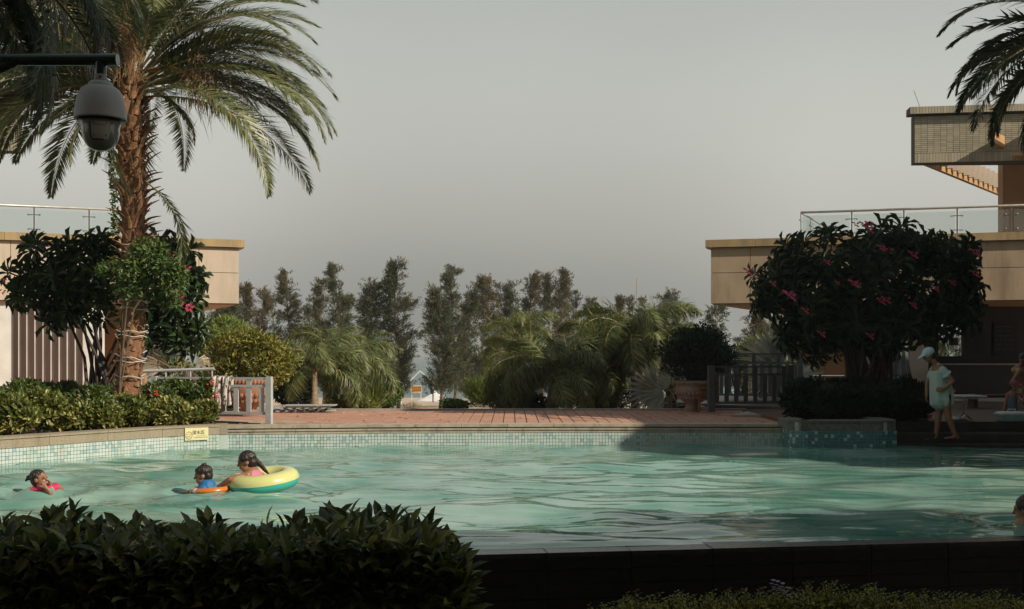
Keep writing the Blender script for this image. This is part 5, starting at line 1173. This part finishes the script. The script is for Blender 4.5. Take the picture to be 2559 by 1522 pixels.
# ------------------------------------------------------------------ people
def solid(parts, name, mt, parent, voxel=.009, smooth=6, rough=0):
    """capsules and ellipsoids fused into ONE continuous surface"""
    m = M()
    for p in parts:
        if p[0] == 'e': m.ell(p[1], p[2], 14, 10, ax=p[3] if len(p) > 3 else None)
        else:
            P, r_ = np.asarray(p[1], float), p[2]; fl = p[3] if len(p) > 3 else 1.0
            k = max(2, 4*(len(P)-1)+1); s = np.linspace(0, len(P)-1, k); PP = np.c_[[np.interp(s, range(len(P)), P[:,i]) for i in range(3)]].T
            RR = np.interp(s, range(len(P)), np.broadcast_to(r_, (len(P),))); m.tube(PP, RR, 12, flat=fl)
            m.ell(PP[0], (RR[0],)*3, 10, 8); m.ell(PP[-1], (RR[-1],)*3, 10, 8)
    me = m.mesh(name, mt, origin=ORG[parent.name]); o = bpy.data.objects.new(name, me); COL.objects.link(o)
    r = o.modifiers.new('r', 'REMESH'); r.mode = 'VOXEL'; r.voxel_size = voxel; r.use_smooth_shade = True
    s = o.modifiers.new('s', 'SMOOTH'); s.iterations = smooth; s.factor = .5
    me2 = bpy.data.meshes.new_from_object(o.evaluated_get(bpy.context.evaluated_depsgraph_get())); bpy.data.objects.remove(o)
    me2.name = name; me2.materials.clear(); me2.materials.append(mt)
    if rough:
        for v in me2.vertices:
            v.co += v.normal*rough*(noise.noise(Vector((v.co.x*90, v.co.y*90, v.co.z*22)))+.5*noise.noise(v.co*40))
    for p in me2.polygons: p.use_smooth = True
    o = bpy.data.objects.new(name, me2); COL.objects.link(o); o.parent = parent; return o
def V3(*a): return np.array(a, float)
def hand(w, d, nrm_, s=1.0, curl=.6, side=1):
    """palm, four unequal bent fingers and a thumb from the side of the palm; w wrist, d pointing, nrm_ back of the hand"""
    d = unit(d); n = unit(nrm_ - d*np.dot(nrm_, d)); t = np.cross(d, n)*side; P = []
    P.append(('c', [w, w+d*.03*s], [.022*s, .027*s], 1)); P.append(('e', w+d*.05*s, (.045*s, .038*s, .016*s), np.array([d, t, n])))
    for k, (off, L_) in enumerate(((-.030,.062),(-.010,.072),(.010,.068),(.028,.052))):
        b = w+d*.082*s+t*off*s; a1 = curl*.6; a2 = curl*1.5
        d1 = unit(d*math.cos(a1)-n*math.sin(a1)); d2 = unit(d*math.cos(a2)-n*math.sin(a2)); m_ = b+d1*L_*.5*s
        P.append(('c', [b-d*.02*s, b, m_, m_+d2*L_*.5*s], [.009*s, .009*s, .0085*s, .007*s]))
    b = w+d*.025*s-t*.030*s; m_ = b+unit(d*.6-t*.75-n*.25)*.035*s; P.append(('c', [b, m_, m_+unit(d*.9-t*.25-n*.4)*.03*s], [.012*s, .010*s, .008*s]))
    return P
def head(c, f, up, s=1.0, mouth=True):
    """skull, jaw, nose, lips, ears; f = facing, c = centre of the head"""
    f = unit(f); up = unit(up-f*np.dot(up, f)); l = np.cross(up, f); ax = np.array([f, l, up]); q = lambda a, b, d: c+f*a*s+l*b*s+up*d*s
    return [('e', q(-.012,0,.025), (.098*s,.076*s,.088*s), ax), ('e', q(.022,0,-.045), (.066*s,.056*s,.062*s), ax), ('e', q(.05,0,-.085), (.024*s,.026*s,.018*s), ax),
            ('c', [q(.082,0,.012), q(.104,0,-.022)], [.010*s,.014*s]), ('e', q(.080,0,-.058), (.016*s,.024*s,.010*s), ax), ('e', q(.078,.0,.030), (.02*s,.045*s,.012*s), ax),
            ('e', q(-.005,.076,-.005), (.022*s,.010*s,.030*s), ax), ('e', q(-.005,-.076,-.005), (.022*s,.010*s,.030*s), ax)], q, ax
def eyes(q, s, ax, parent, mt='eye'):
    for sd in (-1, 1): M().ell(q(.083, .032*sd, .006), (.008*s,.012*s,.007*s), 8, 6, ax=ax).build('eye', MT[mt], parent)
def ring_mesh(R_, r_, n=40, m_=18, a0=0, a1=2*math.pi, squash=.85):
    th = np.linspace(a0, a1, n+1); ph = np.linspace(0, 2*math.pi, m_+1)
    return np.array([[((R_+r_*math.cos(p))*math.cos(t), (R_+r_*math.cos(p))*math.sin(t), r_*squash*math.sin(p)) for p in ph] for t in th])

# --- woman in a mint shirt on the pool step
Yw = 18.05; px_ = Yw/FD; W0 = at(2300, 1078, Yw); W0[2] = .035
wm = thing('person', W0, 'person in pale blue cap and long mint shirt standing on the pool step', 'person', 'people at the right side of the pool')
def wq(x, y, dy=0): q = at(x, y, Yw); q[1] += dy; return q
hip_r, hip_l = wq(2299, 965, -.08), wq(2297, 965, .09)
kr, kl = wq(2306, 1018, -.08), wq(2291, 1018, .08); ar, al = wq(2322, 1060, -.09), wq(2285, 1064, .08)
sh_r, sh_l = wq(2288, 902, -.16), wq(2284, 902, .16); el_r = wq(2309, 928, -.22); ha_r = wq(2290, 946, -.20)
hc = wq(2263, 866); neck = wq(2280, 888)
body = [('c', [hip_r, kr, ar], [.085, .055, .038]), ('c', [hip_l, kl, al], [.085, .055, .038]), ('e', wq(2297, 958), (.12,.16,.12)), ('c', [wq(2297, 955), wq(2291, 925), wq(2286, 903)], [.13,.11,.12]),
        ('c', [sh_r, sh_l], [.055,.055]), ('c', [sh_r, el_r, ha_r], [.047,.038,.026]), ('c', [wq(2284, 900), neck, wq(2272, 878)], [.06,.05,.045]),
        ('c', [sh_l, wq(2270, 935, .2), wq(2266, 960, .15)], [.045,.036,.026])]
for a_, nm in ((ar, 0), (al, 1)):
    a0 = a_.copy(); body += [('c', [a0, a0+V3(-.03,0,-.035), a0+V3(-.16,0,-.048)], [.038,.034,.022], .8), ('e', a0+V3(.035,0,-.035), (.035,.03,.028))]
    for k in range(5): body.append(('c', [a0+V3(-.15,(k-2)*.016,-.05), a0+V3(-.185+.006*k,(k-2)*.018,-.054)], [.011,.008]))
body += hand(ha_r, V3(-1,.15,-.1), V3(0,-1,.2), 1.0, .7, 1) + hand(wq(2266, 960, .15), V3(-.1,0,-1), V3(-1,.1,0), 1.0, .4, -1)
hp, q, ax = head(hc, V3(-.82,-.05,-.5), V3(-.45,0,.9), 1.0); body += hp
solid(body, 'body', MT['skin_tan'], wm, .008); eyes(q, 1, ax, wm)
# loose shirt with rolled sleeve and flaring hem
hem = [wq(2293, 975), wq(2290, 950), wq(2286, 925), wq(2286, 905), wq(2283, 893)]
sh = [('c', hem, [.175,.165,.145,.135,.07]), ('c', [sh_r+V3(0,0,0), sh_r*.62+el_r*.38], [.068,.066]), ('c', [sh_l, sh_l*.5+wq(2270,935,.2)*.5], [.068,.062]),
      ('c', [wq(2300, 940), wq(2311, 981)], [.13,.10]), ('c', [wq(2283, 945), wq(2279, 982)], [.11,.08]), ('c', [wq(2297, 945, -.06), wq(2298, 978, -.07)], [.11,.09])]
so_ = solid(sh, 'shirt', MT['mint'], wm, .011, 4)
me = so_.data; co = np.zeros(len(me.vertices)*3); me.vertices.foreach_get('co', co); co = co.reshape(-1,3); zz = co[:,2]
f = np.clip((1.0-zz)/.4, 0, 1); ang_ = np.arctan2(co[:,1], co[:,0]-.0); co[:,0] += f*.018*np.sin(ang_*7)*np.cos(ang_); co[:,1] += f*.018*np.sin(ang_*7)*np.sin(ang_); me.vertices.foreach_set('co', co.ravel()); me.update()
# cuff roll
M().tube([sh_r*.62+el_r*.38+V3(.055*math.cos(t)*.9, .05*math.sin(t), .045*math.cos(t)) for t in np.linspace(0, 6.283, 16)], .022, 7, caps=False).build('cuff', MT['capblue'], wm, smooth=True)
solid([('c', [hip_r, hip_r*.6+kr*.4], [.09,.07]), ('c', [hip_l, hip_l*.6+kl*.4], [.09,.07]), ('e', wq(2296, 958), (.125,.165,.12))], 'shorts', MT['shorts'], wm, .012)
cp_ = solid([('e', q(-.014,0,.048), (.112,.090,.086), ax), ('e', q(.10,0,.050), (.095,.072,.010), ax), ('e', q(.06,0,.055), (.06,.082,.016), ax)], 'cap', MT['capblue'], wm, .007, 3)
solid([('e', q(-.045,0,-.02), (.075,.082,.075), ax), ('e', q(-.10,0,-.04), (.04,.03,.05), ax)], 'hair', MT['hair'], wm, .006, 3, rough=.007)

# --- man at the right edge
Ym = 21.5; m0 = at(2478, 1040, Ym); m0[2] = .36
mn = thing('person', m0, 'shirtless person bending over at the right edge behind the seated child', 'person', 'people at the right side of the pool')
mq = lambda x, y, dy=0: at(x, y, Ym)+V3(0, dy, 0)
hd, q, ax = head(mq(2489, 877, -.1), V3(-.7,-.4,-.6), V3(-.3,0,1)); 
body = [('c', [mq(2505, 985,-.1), mq(2500, 1025,-.12), mq(2508, 1063,-.1)], [.09,.06,.045]), ('c', [mq(2520, 985,.1), mq(2516, 1025,.1), mq(2524, 1063,.1)], [.09,.06,.045]), ('e', mq(2512, 975), (.15,.16,.13)), ('c', [mq(2512, 970), mq(2498, 930), mq(2484, 903)], [.14,.13,.13]),
        ('c', [mq(2474, 905,-.2), mq(2482, 902, .2)], [.065,.06]), ('c', [mq(2474, 905,-.2), mq(2455, 928,-.22), mq(2466, 940,-.3)], [.052,.042,.03]), ('c', [mq(2486, 902,.2), mq(2492, 930,.1), mq(2484, 945,-.1)], [.05,.04,.03]), ('c', [mq(2482, 900), mq(2486, 888,-.05)], [.06,.052]),
        ('c', [mq(2508, 1063,-.1), mq(2496, 1068,-.12)], [.04,.028]), ('c', [mq(2524, 1063,.1), mq(2512, 1068,.1)], [.04,.028])] + hd + hand(mq(2466, 940,-.3), V3(.8,-.2,-.4), V3(-.2,-.6,.8), 1, .5) + hand(mq(2484, 945,-.1), V3(-.4,-.2,-.9), V3(-.8,-.2,.2), 1, .5)
solid(body, 'body', MT['skin_tan'], mn, .010); eyes(q, 1, ax, mn)
solid([('e', q(-.03,0,.045), (.102,.088,.085), ax)], 'hair', MT['hair'], mn, .006, 3, rough=.007)
solid([('e', mq(2512, 978), (.165,.175,.12)), ('c', [mq(2505, 985,-.1), mq(2502, 1008,-.11)], [.105,.09]), ('c', [mq(2520, 985,.1), mq(2517, 1008,.1)], [.105,.09])], 'shorts', MT['shorts'], mn, .014)
# --- child sitting, grey-blue swimwear and magenta cap
Yk = 19.6; k0 = at(2455, 1030, Yk); k0[2] = .36
kd = thing('person', k0, 'seated child in grey-blue swimwear and magenta cap, reaching towards the right edge', 'person', 'people at the right side of the pool')
kq = lambda x, y, dy=0: at(x, y, Yk)+V3(0, dy, 0)
hd, q, ax = head(kq(2470, 940, -.02), V3(.25,-.95,-.2), V3(0,0,1), .82)
body = hd + [('c', [kq(2462, 1008), kq(2464, 985), kq(2467, 962)], [.11,.095,.085]), ('c', [kq(2456, 962), kq(2481, 962)], [.042,.042]), ('c', [kq(2455, 963), kq(2445, 988,-.06), kq(2436, 1008,-.12)], [.034,.028,.021]),
    ('c', [kq(2481, 964), kq(2476, 976,-.15), kq(2490, 975,-.28)], [.034,.028,.021]), ('c', [kq(2467, 960), kq(2469, 952)], [.036,.034]), ('c', [kq(2458, 1012), kq(2446, 1016,-.3), kq(2450, 1026,-.5)], [.06,.045,.032]), ('c', [kq(2472, 1012), kq(2478, 1014,-.3), kq(2474, 1026,-.5)], [.06,.045,.032]),
    ('c', [kq(2450, 1026,-.5), kq(2448, 1027,-.6)], [.028,.02]), ('c', [kq(2474, 1026,-.5), kq(2476, 1027,-.6)], [.028,.02])] + hand(kq(2436, 1008,-.12), V3(-.2,-.3,-.9), V3(-.9,0,.1), .75, .4) + hand(kq(2490, 975,-.28), V3(.9,-.3,-.05), V3(0,0,1), .75, .4)
solid(body, 'body', MT['skin_tan'], kd, .008); eyes(q, .82, ax, kd)
solid([('c', [kq(2461, 1012), kq(2463, 988), kq(2466, 968)], [.128,.112,.092])], 'swimwear', MT['greywear'], kd, .01)
solid([('e', q(-.02,0,.05), (.105*.82,.088*.82,.075*.82), ax)], 'cap', MT['magenta'], kd, .008); solid([('e', q(-.05,0,-.01), (.07*.82,.084*.82,.08*.82), ax)], 'hair', MT['hair'], kd, .006, 3, rough=.007)

# --- swimmer at the right edge, nearest
Ys = 9.55; s0 = at(2496, 1293, Ys); s0[2] = 0
sw = thing('person', s0, 'dark haired swimmer cut off by the right edge, nearest in the pool', 'person', 'people in the pool')
sq = lambda x, y, dy=0: at(x, y, Ys)+V3(0, dy, 0)
hd, q, ax = head(sq(2499, 1243), V3(-.75,.6,-.1), V3(0,0,1), 1.0)
solid(hd+[('c', [sq(2500, 1262), sq(2506, 1284)], [.055,.06]), ('c', [sq(2486, 1300), sq(2506, 1288), sq(2540, 1296)], [.07,.09,.07]), ('c', [sq(2508, 1290), sq(2510, 1340)], [.14,.13]), ('c', [sq(2482, 1298), sq(2470, 1312,.1), sq(2455, 1312,.3)], [.05,.04,.028])]+hand(sq(2455, 1312,.3), V3(-.6,.8,0), V3(0,0,1), 1, .2), 'body', MT['skin_tan'], sw, .009); eyes(q, 1, ax, sw)
solid([('e', q(-.028,0,.045), (.106,.092,.095), ax), ('e', q(-.06,0,-.02), (.075,.086,.08), ax)], 'hair', MT['hair'], sw, .006, 3, rough=.007)

# --- children in the pool
# girl with a bun, pink ring, far left
Y1 = 11.75; g1 = at(105, 1205, Y1); g1[2] = 0
c1 = thing('person', g1, 'laughing child with a hair bun leaning back in a pink ring, at the far left', 'person', 'people in the pool')
p1 = lambda x, y, dy=0: at(x, y, Y1)+V3(0, dy, 0); s_ = .86
hd, q, ax = head(p1(97, 1168), V3(.92,-.25,.18), V3(-.3,0,1), s_)
solid(hd+[('c', [p1(98, 1182), p1(103, 1195)], [.045,.05]), ('c', [p1(105, 1193,-.10), p1(105, 1193,.10)], [.045,.045]), ('c', [p1(108, 1196), p1(125, 1225), p1(150, 1240)], [.09,.085,.07]),
 ('c', [p1(107, 1192,-.11), p1(140, 1197,-.16), p1(126, 1180,-.18)], [.034,.028,.02]), ('c', [p1(107, 1190,.11), p1(146, 1194,.06), p1(128, 1181,-.06)], [.034,.028,.02])]
 + hand(p1(128, 1186,-.18), V3(-.3,.1,1), V3(.6,-.6,0), .72, .8) + hand(p1(130, 1184,-.06), V3(-.3,-.1,1), V3(.6,.6,0), .72, .8, -1), 'body', MT['skin'], c1, .0065); eyes(q, s_, ax, c1)
solid([('e', q(-.03,0,.045), (.104*s_,.088*s_,.088*s_), ax), ('e', q(-.055,0,-.015), (.06*s_,.083*s_,.07*s_), ax), ('c', [q(-.12,0,.04), q(-.165,.01,.045)], [.022*s_,.032*s_]), ('c', [q(-.16,0,.045), q(-.205,-.01,.015)], [.026*s_,.010*s_])], 'hair', MT['hair'], c1, .006, 3, rough=.007)
solid([('c', [p1(111, 1199), p1(122, 1216)], [.103,.10])], 'swimwear', MT['pinkwear'], c1, .009)
r1 = thing('swim_ring', p1(108, 1198)+V3(0,0,.03), 'small pink inflatable ring round the neck of the child at the far left', 'swim ring')
o = M().grid(ring_mesh(.115, .050, 36, 14)).build('ring', MT['ring_p'], r1, smooth=True, local=True); o.rotation_euler = (R(4), R(-6), 0)
g = M().box(p1(138, 1191,-.17), (.085,.012,.05), ax=np.array([[.8,0,.6],[0,1,0],[-.6,0,.8]])).build('toy', MT['cooler'], label='pale toy held before the mouth of the child at the far left', cat='toy')

# boy in blue with an orange ring
Y2 = 11.85; g2 = at(498, 1203, Y2); g2[2] = 0
c2 = thing('person', g2, 'boy with short dark hair and blue swim shirt facing left in an orange ring', 'person', 'people in the pool')
p2 = lambda x, y, dy=0: at(x, y, Y2)+V3(0, dy, 0); s_ = .88
hd, q, ax = head(p2(494, 1159), V3(-.97,-.2,-.12), V3(-.06,0,1), s_)
solid(hd+[('c', [p2(500, 1174), p2(503, 1186)], [.045,.05]), ('c', [p2(504, 1189,-.12), p2(502, 1189,.12)], [.045,.045]), ('c', [p2(505, 1190), p2(508, 1235)], [.09,.09]),
 ('c', [p2(502, 1190,-.12), p2(485, 1200,-.15), p2(470, 1196,-.05)], [.036,.03,.022]), ('c', [p2(502, 1190,.12), p2(486, 1200,.15), p2(471, 1195,.05)], [.036,.03,.022])]
 + hand(p2(470, 1196,-.05), V3(-1,.3,-.1), V3(0,-.2,1), .75, .5) + hand(p2(471, 1195,.05), V3(-1,-.3,-.1), V3(0,.2,1), .75, .5, -1), 'body', MT['skin'], c2, .0065); eyes(q, s_, ax, c2)
solid([('e', q(-.022,0,.05), (.106*s_,.090*s_,.084*s_), ax), ('e', q(-.06,0,-.01), (.062*s_,.084*s_,.07*s_), ax)] + [('e', q(.035,0,.078), (.05*s_,.066*s_,.028*s_), ax), ('c', [q(-.02,0,.12), q(-.05,.01,.145)], [.03*s_,.012])], 'hair', MT['hair'], c2, .006, 3, rough=.007)
solid([('c', [p2(505, 1188), p2(509, 1220)], [.105,.115]), ('c', [p2(503, 1189,-.12), p2(490, 1198,-.15)], [.055,.045]), ('c', [p2(503, 1189,.12), p2(490, 1198,.15)], [.055,.045]), ('c', [p2(505, 1189), p2(520, 1192)], [.075,.06])], 'swim_shirt', MT['bluewear'], c2, .008)
r2 = thing('swim_ring', p2(513, 1197)+V3(0,0,.02), 'orange inflatable ring with pale patches round the boy in blue', 'swim ring')
o = M().grid(ring_mesh(.185, .040, 40, 14)).build('ring', MT['ring_o'], r2, smooth=True, local=True); o.rotation_euler = (R(0), R(-3), 0)
m = M(); 
for a_ in (3.6, 4.0): m.grid(ring_mesh(.185, .0415, 6, 14, a_, a_+.22))
o = m.build('pale_patch', MT['white'], r2, smooth=True, local=True); o.rotation_euler = (0, R(-3), 0)

# girl with a braid in the big yellow and teal ring
Y3 = 12.0; g3 = at(606, 1195, Y3); g3[2] = 0
c3 = thing('person', g3, 'girl with a wet braid and pink swimsuit reaching out of the yellow and teal ring', 'person', 'people in the pool')
p3 = lambda x, y, dy=0: at(x, y, Y3)+V3(0, dy, 0); s_ = .95
hd, q, ax = head(p3(600, 1126), V3(-.93,-.25,-.22), V3(-.15,0,1), s_)
solid(hd+[('c', [p3(606, 1140), p3(612, 1152)], [.045,.05]), ('c', [p3(610, 1156,-.13), p3(618, 1155,.12)], [.048,.045]), ('c', [p3(615, 1158), p3(622, 1200)], [.10,.11]),
 ('c', [p3(608, 1156,-.13), p3(572, 1163,-.2), p3(540, 1184,-.15)], [.042,.034,.024]), ('c', [p3(620, 1156,.13), p3(640, 1170,.2), p3(650, 1168,.3)], [.04,.033,.024])]
 + hand(p3(542, 1183,-.15), V3(-.9,.1,-.5), V3(-.4,-.4,.8), .85, .7) + hand(p3(650, 1168,.3), V3(.7,.7,0), V3(0,0,1), .85, .5), 'body', MT['skin'], c3, .0065); eyes(q, s_, ax, c3)
solid([('e', q(-.025,0,.045), (.105*s_,.090*s_,.088*s_), ax), ('e', q(-.06,0,-.015), (.068*s_,.085*s_,.075*s_), ax), ('c', [q(-.10,-.01,-.01), q(-.15,-.02,-.07), q(-.185,-.03,-.15), q(-.22,-.035,-.20)], [.040*s_,.030*s_,.022*s_,.010*s_])], 'hair', MT['hair'], c3, .006, 3, rough=.007)
solid([('c', [p3(616, 1164), p3(622, 1200)], [.118,.125]), ('c', [p3(611, 1157,-.10), p3(613, 1170,-.10)], [.05,.06]), ('c', [p3(619, 1157,.10), p3(620, 1170,.10)], [.045,.06])], 'swimsuit', MT['pinkwear'], c3, .008)
r3 = thing('swim_ring', p3(643, 1170), 'large inflatable ring, yellow above and teal below, carrying the girl with the braid', 'swim ring')
G = ring_mesh(.275, .115, 72, 28, squash=.92)
up_, lw_ = G[:, :15], G[:, 14:]
o = M().grid(up_).build('upper_half', MT['ring_y'], r3, smooth=True, local=True); o.rotation_euler = (R(5), R(-5), 0)
o = M().grid(lw_).build('lower_half', MT['ring_t'], r3, smooth=True, local=True); o.rotation_euler = (R(5), R(-5), 0)
m = M(); th_ = np.linspace(0, 2*math.pi, 145)
for i in range(0, 144): 
    if i % 2 == 0: m.tube([( .3915*math.cos(th_[i+k]), .3915*math.sin(th_[i+k]), 0) for k in (0,1)], .0022, 4)
o = m.build('seam', MT['cooler'], r3, local=True); o.rotation_euler = (R(5), R(-5), 0)

# ------------------------------------------------------------------ things on the terrace
Yt = 18.9; tq = lambda x, y, dy=0: at(x, y, Yt)+V3(0, dy, 0)
tb = thing('folding_table', tq(2360, 1035), 'low folding table with white top edge on the terrace behind the standing person', 'table')
a, b = tq(2310, 966), tq(2404, 968); M().box(((a[0]+b[0])/2, Yt+.25, a[2]), (b[0]-a[0], .55, .025)).build('table_top', MT['white'], tb)
M().box(((a[0]+b[0])/2-.06, Yt, a[2]-.035), (b[0]-a[0]-.14, .03, .022)).build('apron', MT['steel'], tb)
for x, dy in ((2352, 0), (2372, .45)):
    t0 = tq(x, 970, dy); f0 = tq(x+1, 1010, dy); zf = .365
    M().tube([t0, f0], .010, 6).build('leg', MT['steel'], tb)
    for dx in (-14, 18): e = tq(x+dx, 1030, dy); e[2] = zf; M().tube([f0, e], .009, 6).build('foot', MT['steel'], tb)
def lump(name, c, r_, mt, label, cat, k=5, seed=1, rnd=.35):
    g_ = np.random.default_rng(seed); t = thing(name, c, label, cat)
    solid([('e', c, r_)]+[('e', np.array(c)+g_.normal(size=3)*np.array(r_)*rnd, np.array(r_)*g_.uniform(.4,.7,3)) for _ in range(k)], 'body', MT[mt], t, .007, 2); return t
pk = lump('pink_bag', tq(2332, 956, .2), (.05,.04,.05), 'pinkwear', 'small pink bag on the low folding table', 'bag')
M().tube([tq(2326, 952, .2), tq(2330, 946, .2), tq(2338, 947, .2), tq(2340, 955, .2)], .007, 6).build('handle', MT['magenta'], pk)
lump('white_bag', tq(2327, 1020, -.1), (.10,.07,.04), 'bagwhite', 'crumpled white bag on the terrace under the low table', 'bag', 6, 2)
lump('dark_bag', tq(2346, 1026, -.12), (.08,.06,.03), 'shorts', 'dark bundle beside the crumpled white bag', 'bag', 5, 3)
lump('yellow_bag', tq(2492, 1020, -.1), (.06,.05,.08), 'yellow', 'yellow bag at the right edge beside the teal cool box', 'bag', 5, 4)
cu = thing('cup', tq(2265, 1028), 'white and red paper cup standing at the end of the terrace', 'cup')
q = tq(2265, 1030); q[2] = .36; M().lathe([(0,0),(.034,0),(.042,.12),(.038,.12),(.032,.01)], q, 18).build('cup', MT['white'], cu); M().lathe([(.0385,.045),(.0425,.10)], q, 18).build('red_band', MT['ring_p'], cu)
cb = thing('cool_box', tq(2452, 1035, -.12), 'pale teal cool box with a white handled lid beside the seated child', 'cool box')
c = tq(2455, 1026, -.15); c[2] = .36
def tap(z0, z1, a0, b0, a1, b1, mt, nm, parent):
    m = M(); V = []
    for z, a_, b_ in ((z0, a0, b0), (z1, a1, b1)): V += [(c[0]-a_, c[1]-b_, c[2]+z), (c[0]+a_, c[1]-b_, c[2]+z), (c[0]+a_, c[1]+b_, c[2]+z), (c[0]-a_, c[1]+b_, c[2]+z)]
    m.add(V, [[0,3,2,1],[4,5,6,7],[0,1,5,4],[1,2,6,5],[2,3,7,6],[3,0,4,7]]); o = m.build(nm, mt, parent); bv = o.modifiers.new('b', 'BEVEL'); bv.width = .015; bv.segments = 3; return o
tap(0, .13, .20, .13, .255, .17, MT['cooler'], 'body', cb); tap(.132, .165, .24, .16, .20, .13, MT['white'], 'lid', cb)
M().tube([c+V3(-.07,0,.16), c+V3(-.06,0,.205), c+V3(.06,0,.205), c+V3(.07,0,.16)], .010, 7).build('handle', MT['white'], cb)

# fallen leaves on the deck, curb and terrace
nl = 150; xx = rng.uniform(-4.6, 8, nl); yy = np.where(xx < 4.6, rng.uniform(18.5, 22.4, nl), rng.uniform(18.8, 20.5, nl)); zz = np.where(xx < 4.5, DECK+.012, .37)
keep = ~((xx > 4.3) & (xx < 6.6)); P = np.c_[xx, yy, zz][keep]; k = len(P)
tag(M().leaves(P, rdir(k)*[1,1,.12], rng.normal(size=(k,3))*.35+[0,0,1], rng.uniform(.04,.11,k), rng.uniform(.02,.04,k), 'oval', curl=.3).build('fallen_leaves', MT['dryfrond']), kind='stuff')

# ------------------------------------------------------------------ haze over the whole place
hz = M().box((0, 14900, 9.0), (42000, 30400, 26.0))
m_, t_, b_, N_, L_n = nodes('haze_air'); t_.nodes.remove(b_); pv = N_('ShaderNodeVolumePrincipled')
pv.inputs['Color'].default_value = (.80, .84, .84, 1); pv.inputs['Density'].default_value = .0007; pv.inputs['Anisotropy'].default_value = .2
L_n(pv.outputs[0], t_.nodes['Material Output'].inputs['Volume'])
tag(hz.build('haze', m_), kind='stuff')
